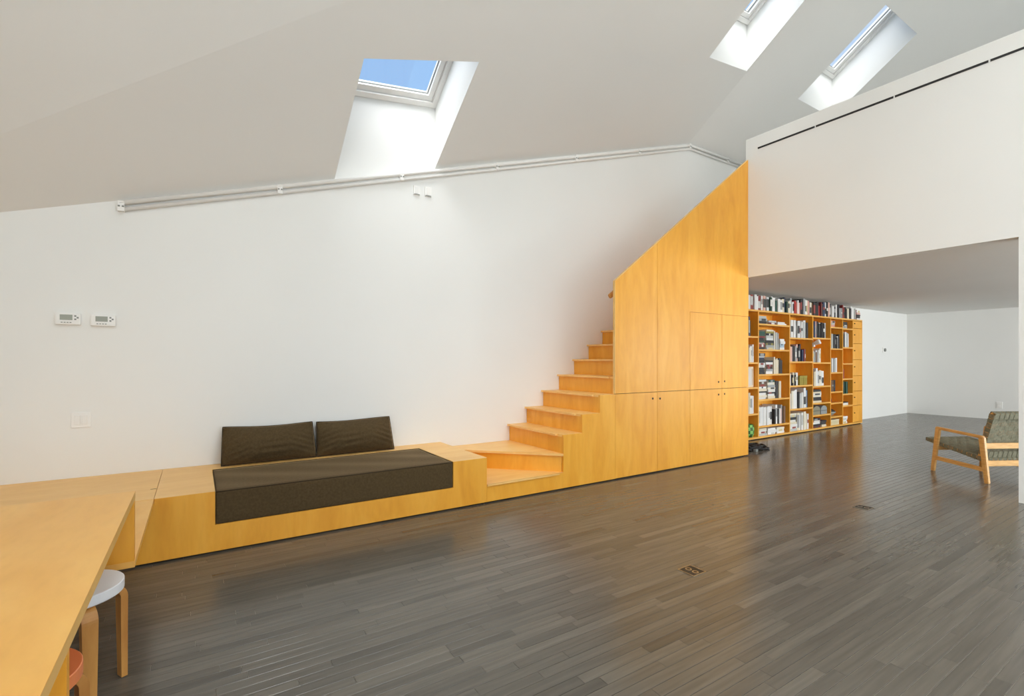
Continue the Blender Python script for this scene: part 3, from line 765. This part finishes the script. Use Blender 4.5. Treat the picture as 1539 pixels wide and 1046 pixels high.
# ------------------------------------------------------------------ bookcase
BX = [7.05, 8.022, 9.017, 9.840, 10.534, 11.038, 11.485, 11.913]
BY0, BY1 = 4.72, 5.03; TB = 0.026
r = tag(root('bookcase', (9.5, 4.88, 0)), 'golden plywood bookcase under the loft with uneven shelves', 'bookcase')
build('back_panel', MB().box(BX[0], BX[-1], BY1, BY1+0.012, 0.012, 2.17), M['ply'], r)
build('base_board', MB().box(BX[0], BX[-1], BY0, BY1, 0.014, 0.014+0.032), M['ply_shelf'], r)
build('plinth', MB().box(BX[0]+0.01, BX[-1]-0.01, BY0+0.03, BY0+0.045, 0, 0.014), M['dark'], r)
build('top_board', MB().box(BX[0], BX[-1], BY0, BY1+0.012, 2.17, 2.20), M['ply_shelf'], r)
for i, x in enumerate(BX):
    x0 = x-TB/2 if 0 < i < len(BX)-1 else (x if i == 0 else x-TB)
    build('divider', MB().box(x0, x0+TB, BY0, BY1, 0.046, 2.17), M['ply'], r)
SH = [  # tops of shelves in each column
    [1.751, 1.310, 0.890, 0.445],
    [1.973, 1.533, 1.106, 0.675, 0.220],
    [1.759, 1.323, 0.883, 0.457],
    [1.778, 1.304, 0.850, 0.526, 0.295],
    [2.009, 1.581, 1.106, 0.721, 0.499, 0.225],
    [1.998, 1.613, 1.283, 0.971, 0.660, 0.421],
]
for c in range(6):
    for z in SH[c]:
        build('shelf', MB().box(BX[c]+TB/2 + (TB/2 if c == 0 else 0), BX[c+1]-TB/2, BY0+0.001, BY1, z-0.028, z), M['ply_shelf'], r)
dz = [2.166, 2.013, 1.694, 1.356, 1.018, 0.699, 0.399, 0.05]
for i in range(7):
    d = build('drawer', MB().box(BX[6]+TB/2+0.003, BX[7]-TB-0.003, BY0+0.002, BY0+0.022, dz[i+1]+0.004, dz[i]-0.004), M['ply'], r)
    zc_ = (dz[i]+dz[i+1])/2 + 0.02
    build('knob', MB().box(BX[6]+0.055, BX[6]+0.075, BY0-0.012, BY0+0.003, zc_-0.01, zc_+0.01, 0.003), M['dark'], d)

PAL = {
 'white': [(0.72,0.71,0.68), (0.78,0.77,0.74), (0.66,0.66,0.64)], 'cream': [(0.68,0.60,0.44), (0.72,0.66,0.52)], 'grey': [(0.34,0.35,0.35), (0.45,0.46,0.44)],
 'black': [(0.018,0.018,0.02), (0.03,0.028,0.028)], 'dark red': [(0.20,0.022,0.018), (0.26,0.035,0.025), (0.14,0.02,0.02)], 'red': [(0.45,0.04,0.03)],
 'navy': [(0.02,0.03,0.075), (0.03,0.05,0.11)], 'dark green': [(0.015,0.055,0.035), (0.02,0.075,0.05)], 'brown': [(0.12,0.06,0.03), (0.17,0.09,0.045)],
 'pink': [(0.62,0.30,0.25), (0.66,0.40,0.33)], 'light blue': [(0.35,0.47,0.56)], 'olive': [(0.28,0.24,0.05)], 'orange': [(0.55,0.20,0.05)]}
BANDS = [(0.7,0.68,0.62), (0.05,0.05,0.05), (0.3,0.3,0.29), (0.6,0.5,0.25), (0.5,0.5,0.47), (0.05,0.05,0.05), (0.28,0.05,0.04)]
LIGHT = ['white']*6 + ['cream']*2 + ['grey']*2 + ['black']*2 + ['light blue']
MIX = ['white']*4 + ['cream']*3 + ['grey']*2 + ['black']*4 + ['dark red']*2 + ['brown']*2 + ['navy', 'pink', 'red', 'dark green']
DARK = ['black']*5 + ['dark red']*2 + ['navy']*2 + ['white']*2 + ['brown', 'dark green', 'grey']
TOPL = ['dark red']*5 + ['brown']*2 + ['black']*2 + ['white']*3 + ['grey', 'pink', 'cream']
rb = random.Random(23)
def ordw(n): 
    return ['first', 'second', 'third', 'fourth', 'fifth', 'sixth', 'seventh', 'eighth', 'ninth', 'tenth', 'eleventh', 'twelfth'][n-1] if n <= 12 else '%d%s' % (n, {1: 'st', 2: 'nd', 3: 'rd'}.get(n % 10 if n % 100 not in (11, 12, 13) else 0, 'th'))
def book_mesh(th, h, d, c):
    """closed book in its own frame: x thickness (centred), y depth from spine (0) to fore edge, z height"""
    mb = MB(); cv = min(0.003, th*0.15); a = th/2
    mb.mi = 0
    mb.box(-a, -a+cv, 0.0, d, 0, h); mb.box(a-cv, a, 0.0, d, 0, h)
    if rb.random() < 0.4:
        z0, z1 = sorted((h*rb.uniform(0.15, 0.5), h*rb.uniform(0.55, 0.9)))
        mb.box(-a+cv, a-cv, -0.002, cv, 0, z0); mb.mi = 2; mb.box(-a+cv, a-cv, -0.002, cv, z0, z1); mb.mi = 0; mb.box(-a+cv, a-cv, -0.002, cv, z1, h)
    else: mb.box(-a+cv, a-cv, -0.002, cv, 0, h)
    mb.mi = 1; mb.box(-a+cv, a-cv, cv, d-0.004, 0.004, h-0.004)
    return mb
NB = 0
def add_book(cname, th, h, d, pos, lay=False, tilt=0.0):
    global NB
    NB += 1
    col = rb.choice(PAL[cname]); mb = book_mesh(th, h, d, col)
    o = build('book', mb, [book_mat(col), M['pages'], book_mat(rb.choice(BANDS))])
    if lay:
        o.matrix_world = Matrix.Translation(pos) @ Matrix.Rotation(rb.uniform(-0.06, 0.06), 4, 'Z') @ Matrix.Translation((0, 0, th/2)) @ Matrix.Rotation(math.pi/2, 4, 'Y') @ Matrix.Translation((0, 0, -h/2))
    else:
        o.matrix_world = Matrix.Translation(pos) @ Matrix.Rotation(tilt, 4, 'Y')
    return o
COLN = ['first', 'second', 'third', 'fourth', 'fifth', 'sixth']
def cell(c, z): return 'shelf'
def upright(x0, x1, z, hmax, pal, hl, hh, tmin=0.03, tmax=0.075):
    x = x0; lst = []
    while True:
        th = rb.uniform(tmin, tmax)
        if x + th > x1: break
        h = hmax*rb.uniform(hl, hh); d = min(0.27, max(0.15, h*0.72))
        cn = rb.choice(pal)
        lst.append((add_book(cn, th, h, d, Vector((x+th/2, BY0+0.012+rb.uniform(0, 0.03), z))), cn)); x += th + 0.0008
    return lst
def stack(x0, wd, z, n_, pal, where, group, tmin=0.025, tmax=0.05, maxh=None):
    zz = z; lst = []
    for i in range(n_):
        th = rb.uniform(tmin, tmax); ln = wd*rb.uniform(0.78, 0.98)
        if maxh and zz + th > z + maxh: break
        cn = rb.choice(pal)
        lst.append((add_book(cn, th, ln, min(0.26, ln*0.8), Vector((x0+wd/2+rb.uniform(-0.006, 0.006), BY0+0.022+rb.uniform(0, 0.015), zz)), lay=True), cn)); zz += th + 0.0002
    for i, (o, cn) in enumerate(lst):
        tag(o, '%s book lying %s from bottom of %s' % (cn, ordw(i+1), where), 'book', group)
    return zz

def rows(c): return [2.17+0.028] + SH[c] + [0.046]
def fill(c, row, spec):
    zs = rows(c); ztop = zs[row]-0.028; z = zs[row+1]; hmax = ztop - z - 0.012
    x0, x1 = BX[c]+TB/2+(TB/2 if c == 0 else 0)+0.004, BX[c+1]-TB/2-0.004; wd = x1-x0
    rown = ['top', 'second', 'third', 'fourth', 'fifth', 'sixth', 'seventh'][row]
    gw = '%s compartment, %s bookcase column' % (rown, COLN[c])
    ns = 0; ups = []; nstk = sum(1 for q in spec if q[0] == 's')
    sn = {1: ['the stack'], 2: ['left stack', 'right stack'], 3: ['left stack', 'middle stack', 'right stack']}.get(nstk)
    for s in spec:
        kw = s[6] if s[0] == 'v' and len(s) > 6 else (s[5] if s[0] == 's' and len(s) > 5 else {})
        if s[0] == 'v': ups += upright(x0+wd*s[1], x0+wd*s[2], z, hmax, *s[3:6], **kw)
        else:
            stack(x0+wd*s[1], wd*(s[2]-s[1]), z, s[4], s[3], '%s, %s' % (sn[ns], gw), 'books in the ' + gw, maxh=hmax, **kw); ns += 1
    for i, (o, cn) in enumerate(ups):
        tag(o, '%s upright book, %s from right, %s' % (cn, ordw(len(ups)-i), gw), 'book', 'books in the ' + gw)
TH = dict(tmin=0.045, tmax=0.085); WS = dict(tmin=0.05, tmax=0.07)
fill(0, 0, [('v', 0.62, 0.86, DARK, 0.6, 0.8)])
fill(0, 1, [('v', 0.62, 0.93, LIGHT, 0.6, 0.85)])
fill(0, 3, [('v', 0.62, 0.92, LIGHT, 0.7, 0.92)])
fill(1, 0, [('s', 0.01, 0.30, ['grey', 'black'], 3, {}), ('s', 0.32, 0.62, ['dark red', 'brown', 'grey'], 2), ('s', 0.64, 0.95, ['pink', 'white'], 2, dict(tmin=0.02, tmax=0.03))])
fill(1, 1, [('s', 0.01, 0.24, MIX+['olive'], 9), ('s', 0.26, 0.54, LIGHT+['olive'], 9), ('v', 0.55, 0.72, ['grey', 'cream', 'brown', 'white'], 0.7, 0.86), ('s', 0.73, 0.90, LIGHT, 5)])
fill(1, 2, [('s', 0.01, 0.24, DARK+['white']*3, 10), ('s', 0.26, 0.50, ['red', 'dark red', 'white', 'black', 'grey', 'cream'], 6), ('v', 0.51, 0.84, ['cream', 'cream', 'white', 'grey', 'black'], 0.62, 0.8)])
fill(1, 3, [('s', 0.01, 0.30, MIX+['white']*5, 9), ('s', 0.31, 0.58, LIGHT+['dark green', 'dark red'], 8), ('v', 0.59, 0.70, ['dark red', 'black'], 0.72, 0.8), ('v', 0.70, 0.79, ['pink', 'cream'], 0.74, 0.8)])
fill(1, 4, [('v', 0.01, 0.54, ['white'], 0.76, 0.79, WS), ('v', 0.55, 0.92, ['black', 'grey', 'dark red', 'pink', 'white', 'brown'], 0.62, 0.9)])
fill(1, 5, [('s', 0.02, 0.30, LIGHT, 4), ('s', 0.32, 0.60, LIGHT, 5), ('s', 0.62, 0.90, LIGHT+['grey'], 4)])
fill(2, 0, [('v', 0.02, 0.92, LIGHT+['white', 'white', 'black'], 0.72, 0.84, TH)])
fill(2, 1, [('v', 0.02, 0.60, ['white', 'pink', 'pink', 'white', 'grey', 'black'], 0.66, 0.88, TH), ('v', 0.60, 0.84, DARK, 0.5, 0.62)])
fill(2, 2, [('v', 0.04, 0.42, ['black', 'cream', 'white', 'brown'], 0.45, 0.6), ])
fill(2, 3, [('v', 0.02, 0.92, ['navy', 'white', 'white', 'black', 'light blue', 'grey', 'cream'], 0.72, 0.96, TH)])
fill(2, 4, [('s', 0.02, 0.36, LIGHT, 8), ('v', 0.37, 0.88, LIGHT, 0.72, 0.94, TH)])
fill(3, 0, [('v', 0.02, 0.84, ['black', 'white', 'black', 'white', 'grey', 'pink', 'navy'], 0.72, 0.84)])
fill(3, 1, [('v', 0.02, 0.52, ['white', 'black', 'grey', 'brown', 'cream', 'white'], 0.45, 0.7)])
fill(3, 2, [('v', 0.02, 0.80, ['grey', 'white', 'black', 'dark red', 'white', 'cream'], 0.66, 0.84)])
fill(3, 3, [('s', 0.02, 0.56, LIGHT+['black', 'black'], 7)])
fill(3, 5, [('s', 0.02, 0.52, DARK+['white']*4, 5), ('s', 0.54, 0.86, LIGHT, 3)])
fill(4, 0, [('s', 0.02, 0.50, ['white', 'grey', 'brown', 'pink'], 3)])
fill(4, 1, [('v', 0.02, 0.92, ['black', 'white', 'black', 'grey', 'white'], 0.5, 0.76)])
fill(4, 2, [('v', 0.04, 0.70, ['white', 'grey', 'white', 'cream'], 0.6, 0.7, TH)])
fill(4, 3, [('v', 0.04, 0.56, ['black', 'black', 'brown', 'white'], 0.6, 0.74)])
fill(5, 0, [('s', 0.02, 0.64, ['white', 'black', 'grey'], 4)])
fill(5, 1, [('v', 0.04, 0.70, ['white', 'black', 'white', 'black', 'grey'], 0.74, 0.92)])
fill(5, 3, [('v', 0.04, 0.22, ['dark red'], 0.7, 0.8)])
fill(5, 4, [('v', 0.04, 0.80, ['dark green'], 0.88, 0.93, WS)])
fill(5, 6, [('s', 0.02, 0.60, ['white', 'white', 'grey'], 4)])
# the long row on top: dark reds first, then mixed and pale
x = 7.42; lst = []
while x < 11.66:
    f = (x-7.7)/4
    pal = TOPL if f < 0.14 else (MIX if f < 0.62 else MIX+LIGHT)
    th = rb.uniform(0.035, 0.085); h = rb.uniform(0.20, 0.275)
    if f < 0.14: h = rb.uniform(0.235, 0.26)
    if 0.44 < f < 0.5 or 0.64 < f < 0.7: h = rb.uniform(0.27, 0.30)
    cn = rb.choice(pal); lst.append((add_book(cn, th, h, min(0.24, h*0.75), Vector((x+th/2, BY0+0.012+rb.uniform(0, 0.03), 2.20))), cn)); x += th+0.001
for i, (o, cn) in enumerate(lst):
    tag(o, '%s book standing %s from right in the row on top of the bookcase' % (cn, ordw(len(lst)-i)), 'book', 'books on top of the bookcase')
stack(11.69, 0.20, 2.20, 5, ['white', 'pink', 'black', 'grey'], 'the stack at right end of bookcase top', 'books on top of the bookcase', maxh=0.24)

# other things on the shelves
# framed picture
r = tag(root('picture_frame', (7.86, 4.80, 0.890)), 'pale framed picture standing in the first column of the bookcase', 'picture')
build('frame', MB().box(7.70, 7.99, 4.79, 4.81, 0.890, 0.92).box(7.70, 7.99, 4.79, 4.81, 1.20, 1.235).box(7.70, 7.735, 4.79, 4.81, 0.92, 1.20).box(7.955, 7.99, 4.79, 4.81, 0.92, 1.20), mat('pale_wood', (0.72,0.62,0.45), 0.5), r)
build('mat_board', MB().box(7.735, 7.955, 4.797, 4.803, 0.92, 1.20), mat('mat_board', (0.66,0.63,0.58), 0.8), r)
# green woven pot
gmat = mat('green_check', (0.1,0.3,0.08), 0.6); t, N, L, b = nodes(gmat)
tcn = N.new('ShaderNodeTexCoord'); ck = N.new('ShaderNodeTexChecker'); ck.inputs['Scale'].default_value = 18
ck.inputs['Color1'].default_value = (0.03, 0.10, 0.02, 1); ck.inputs['Color2'].default_value = (0.22, 0.52, 0.13, 1)
L.new(tcn.outputs['Object'], ck.inputs['Vector']); L.new(ck.outputs['Color'], b.inputs['Base Color'])
pot = MB().lathe([(0, 0), (0.088, 0), (0.108, 0.05), (0.112, 0.14), (0.098, 0.21), (0.088, 0.21), (0.10, 0.14), (0.09, 0.02), (0, 0.02)], c=(0, 0, 0), n=24)
o = build('woven_pot', pot, gmat, smooth=True); o.location = (7.885, 4.845, 0.046)
tag(o, 'green checked pot at the bottom of the first bookcase column', 'pot')
# olive boxes
for i, x0 in enumerate((9.42, 9.56)):
    bm_ = MB().box(x0, x0+0.13, 4.75, 4.93, 0.883, 1.05, 0.006)
    r = tag(root('storage_box', (x0+0.065, 4.84, 0.883)), 'olive green box beside the books in the third column, %s one' % ('left', 'right')[i], 'box', 'olive boxes in the third column')
    build('body', MB().box(x0, x0+0.13, 4.75, 4.93, 0.883, 1.02, 0.004), book_mat((0.30, 0.24, 0.03)), r)
    build('lid', MB().box(x0-0.003, x0+0.133, 4.747, 4.933, 1.02, 1.055, 0.004), book_mat((0.34, 0.28, 0.04)), r)
# box lying on the books in the third column
# grey rounded cases in the fourth column
for i, (x0, wd, cn) in enumerate(((9.90, 0.27, (0.25,0.23,0.16)), (10.20, 0.24, (0.27,0.29,0.29)))):
    zz = 0.295; ht = 0.165
    poly = [(x0, zz), (x0+wd, zz)] + [(x0+wd/2+wd/2*math.cos(a_*math.pi/12), zz+ht*0.55+ht*0.45*math.sin(a_*math.pi/12)) for a_ in range(13)]
    r = tag(root('soft_case', (x0+wd/2, 4.83, zz)), '%s rounded case lying in the fourth bookcase column' % ('olive grey', 'blue grey')[i], 'case', 'rounded cases in the fourth column')
    build('body', MB().prism(poly, 'y', 4.745, 4.94), mat('case_cloth', cn, 0.8), r)
    build('zip', MB().prism([(p[0], p[1]) for p in [(x0+0.01, zz+0.07), (x0+wd-0.01, zz+0.07), (x0+wd-0.01, zz+0.077), (x0+0.01, zz+0.077)]], 'y', 4.742, 4.746), M['black'], r)
# small red figure, dark bowl, cream box, small box
r = tag(root('small_jar', (10.60, 4.80, 0.499)), 'small dark red jar in the fifth bookcase column', 'jar')
build('body', MB().lathe([(0, 0), (0.045, 0), (0.058, 0.04), (0.052, 0.09), (0.034, 0.115), (0, 0.115)], c=(10.615, 4.80, 0.499), n=16), book_mat((0.16,0.025,0.015)), r, smooth=True)
build('lid', MB().lathe([(0.036, 0.115), (0.036, 0.135), (0.012, 0.14), (0.010, 0.155), (0, 0.155)], c=(10.615, 4.80, 0.499), n=16), book_mat((0.05,0.02,0.02)), r)
r = tag(root('bowl', (10.77, 4.83, 0.225)), 'grey bowl with dark contents in the fifth bookcase column', 'bowl')
build('shell', MB().lathe([(0, 0), (0.06, 0), (0.13, 0.07), (0.135, 0.085), (0.125, 0.085), (0.06, 0.01)], c=(10.76, 4.87, 0.225), n=24), book_mat((0.32,0.35,0.33)), r, smooth=True)
build('contents', MB().lathe([(0.122, 0.075), (0.11, 0.11), (0.06, 0.14), (0, 0.15)], c=(10.76, 4.87, 0.225), n=16), book_mat((0.03,0.032,0.03)), r, smooth=True)
r = tag(root('storage_box', (10.76, 4.83, 0.046)), 'cream lidded box at the bottom of the fifth bookcase column', 'box')
build('body', MB().box(10.58, 10.95, 4.75, 4.95, 0.046, 0.125, 0.004), book_mat((0.62,0.54,0.33)), r)
build('lid', MB().box(10.577, 10.953, 4.747, 4.953, 0.125, 0.155, 0.004), book_mat((0.68,0.6,0.40)), r)
r = tag(root('storage_box', (11.22, 4.83, 0.421)), 'small white box with black lid in the sixth bookcase column', 'box')
build('body', MB().box(11.07, 11.34, 4.75, 4.90, 0.421, 0.468, 0.003), book_mat((0.74,0.72,0.68)), r)
build('lid', MB().box(11.068, 11.342, 4.748, 4.902, 0.468, 0.488, 0.003), M['black'], r)
r = tag(root('clip_lamp', (9.84, 4.70, 1.62)), 'small white lamp clipped to the divider between third and fourth columns', 'lamp')
build('clamp', MB().box(9.815, 9.865, 4.69, 4.72, 1.60, 1.68, 0.004), M['white'], r)
build('shade', MB().bar((9.84, 4.69, 1.66), (9.85, 4.60, 1.70), 0.06, 0.06, w1=0.09, h1=0.09, bev=0.008), M['white'], r)

# tangle of black straps / cable on the floor by the bookcase
rc = random.Random(4); pts = []
for i in range(150):
    a_ = i*0.36; rad = 0.085 + 0.055*math.sin(i*0.47) + 0.02*math.sin(i*1.3)
    pts.append((7.03 + 0.13*math.sin(i*0.043) + rad*1.25*math.cos(a_), 4.235 + rad*0.9*math.sin(a_), 0.014 + 0.026*(1+math.sin(i*0.61)) ))
for i in range(20):
    a_ = -1.2 + i*0.19; pts.append((7.19 + 0.10*math.cos(a_), 4.16 + 0.07*math.sin(a_), 0.014))
r = tag(root('cable_tangle', (7.05, 4.22, 0)), 'black tangled cable on the floor at the foot of the bookcase', 'cable')
build('cord', MB().tube(pts, 0.0135, 6), M['black'], r, smooth=True)
build('plug', MB().box(6.90, 6.96, 4.10, 4.14, 0.0, 0.035, 0.006), M['grey'], r)

# ------------------------------------------------------------------ webbed armchair
ang = math.atan2(0.874, 0.486)
HWID = 0.315
Bf = on_z(1484, 727, 0)
left = Vector((-math.sin(ang), math.cos(ang), 0))
cr_ = Bf - left*HWID
r = tag(root('webbed_armchair', (cr_.x, cr_.y, 0), ang), 'low wooden armchair with olive webbing seat and back beside the white pier', 'armchair')
def cb(name, *bars, m='oak', parent=None):
    mb = MB()
    for bb in bars: mb.bar(*bb[:4], **bb[4])
    return build(name, mb, M[m], parent or r, local=True)
K = dict(up=(1, 0, 0), bev=0.006)
for s in (1, -1):
    yy = s*HWID
    cb('leg', ((0.644, yy, 0), (0.572, yy, 0.53), 0.034, 0.044, dict(up=(1,0,0), bev=0.006, w1=0.036, h1=0.056)))
    cb('leg', ((0.0, yy, 0), (0.058, yy, 0.50), 0.034, 0.046, dict(up=(1,0,0), bev=0.006, w1=0.036, h1=0.062)))
    cb('armrest', ((0.600, yy, 0.530), (0.035, yy, 0.498), 0.046, 0.030, dict(up=(0,0,1), bev=0.009)))
    cb('side_stretcher', ((0.618, yy, 0.165), (0.020, yy, 0.145), 0.026, 0.046, dict(up=(0,0,1), bev=0.005)))
SF, SR = Vector((0.755, 0, 0.385)), Vector((0.085, 0, 0.265))     # seat rails, front and rear
BBt, BT = Vector((0.115, 0, 0.30)), Vector((-0.01, 0, 0.765))      # backrest bottom / top
IW = HWID - 0.035
for s in (1, -1):
    yy = s*(IW-0.012)
    cb('seat_rail', ((SF.x, yy, SF.z-0.018), (SR.x-0.03, yy, SR.z-0.018), 0.022, 0.034, dict(up=(0,0,1), bev=0.005)))
    cb('back_rail', ((BBt.x+0.02, yy, BBt.z-0.06), (BT.x, yy, BT.z), 0.022, 0.034, dict(up=(1,0,0), bev=0.005)))
cb('front_rail', ((SF.x, -IW, SF.z-0.018), (SF.x, IW, SF.z-0.018), 0.030, 0.034, dict(up=(0,0,1), bev=0.006)))
cb('rear_rail', ((SR.x, -IW, SR.z-0.018), (SR.x, IW, SR.z-0.018), 0.030, 0.034, dict(up=(0,0,1), bev=0.006)))
cb('top_rail', ((BT.x, -IW, BT.z), (BT.x, IW, BT.z), 0.030, 0.030, dict(up=(0,0,1), bev=0.008)))
cb('cross_rail', ((0.042, -HWID, 0.405), (0.042, HWID, 0.405), 0.028, 0.062, dict(up=(0,0,1), bev=0.006)))
cb('cross_rail', ((0.025, -HWID, 0.215), (0.025, HWID, 0.215), 0.022, 0.060, dict(up=(0,0,1), bev=0.006)))
cb('cross_rail', ((0.60, -HWID, 0.285), (0.60, HWID, 0.285), 0.022, 0.050, dict(up=(0,0,1), bev=0.006)))
def weave(P0, P1, nl, nc, wl, wc, nsign, off, m_l, m_c):
    """lengthwise straps from P0 to P1, cross straps over the width, woven over and under"""
    d = (P1-P0); Ln = d.length; d.normalize(); n_ = Vector((0,1,0)).cross(d).normalized()*nsign
    A = 0.0028; tk = 0.0022
    def ribbon(path, wv, m, wid):
        mb = MB(); vs = []; fs = []
        for p, up in path:
            for sn in (-1, 1):
                for sw in (-1, 1): vs.append(p + up*sn*tk/2 + wv*sw*wid/2)
        for i in range(len(path)-1):
            a0, b0 = i*4, (i+1)*4
            fs += [(a0, a0+1, b0+1, b0), (a0+2, b0+2, b0+3, a0+3), (a0, b0, b0+2, a0+2), (a0+1, a0+3, b0+3, b0+1)]
        fs += [(0, 2, 3, 1), (len(path)*4-4, len(path)*4-3, len(path)*4-1, len(path)*4-2)]
        mb.add(vs, fs); build('strap', mb, m, r, local=True)
    WI = 2*IW
    for i in range(nl):
        yy = -IW + WI*(i+0.5)/nl; path = []
        for da, db in ((0.05, -0.042), (-0.019, -0.042), (-0.021, off-0.004)): path.append((P0 + d*da + n_*db + Vector((0, yy, 0)), n_))
        for j in range(nc*2+1):
            s_ = j/(nc*2); sg = math.sin((j-0.0)*math.pi/2)*(1 if i % 2 else -1)
            path.append((P0 + d*Ln*s_ + n_*(off+A*sg) + Vector((0, yy, 0)), n_))
        for da, db in ((0.021, off-0.004), (0.019, -0.042), (-0.05, -0.042)): path.append((P1 + d*da + n_*db + Vector((0, yy, 0)), n_))
        ribbon(path, Vector((0, 1, 0)), m_l, wl)
    for j in range(nc):
        s_ = (j+0.5)/nc; path = []; c0 = P0 + d*Ln*s_
        for ya, db in ((-IW+0.05, -0.040), (-IW-0.005, -0.040), (-IW-0.007, off-0.003)): path.append((c0 + Vector((0, ya, 0)) + n_*db, n_))
        for i in range(nl*2+1):
            sg = math.sin(i*math.pi/2)*(1 if j % 2 else -1)
            path.append((c0 + n_*(off+A*sg) + Vector((0, -IW + WI*i/(nl*2), 0)), n_))
        for ya, db in ((IW+0.007, off-0.003), (IW+0.005, -0.040), (IW-0.05, -0.040)): path.append((c0 + Vector((0, ya, 0)) + n_*db, n_))
        ribbon(path, d, m_c(j), wc)
weave(SR, SF, 10, 12, 0.050, 0.049, -1, 0.004, M['strap'], lambda j: M['strap'] if j % 2 else M['strap2'])
weave(BBt, BT, 10, 9, 0.049, 0.047, 1, 0.018, M['strap'], lambda j: M['strap'] if j % 2 else M['strap2'])
print('books', NB, 'planks', nb)
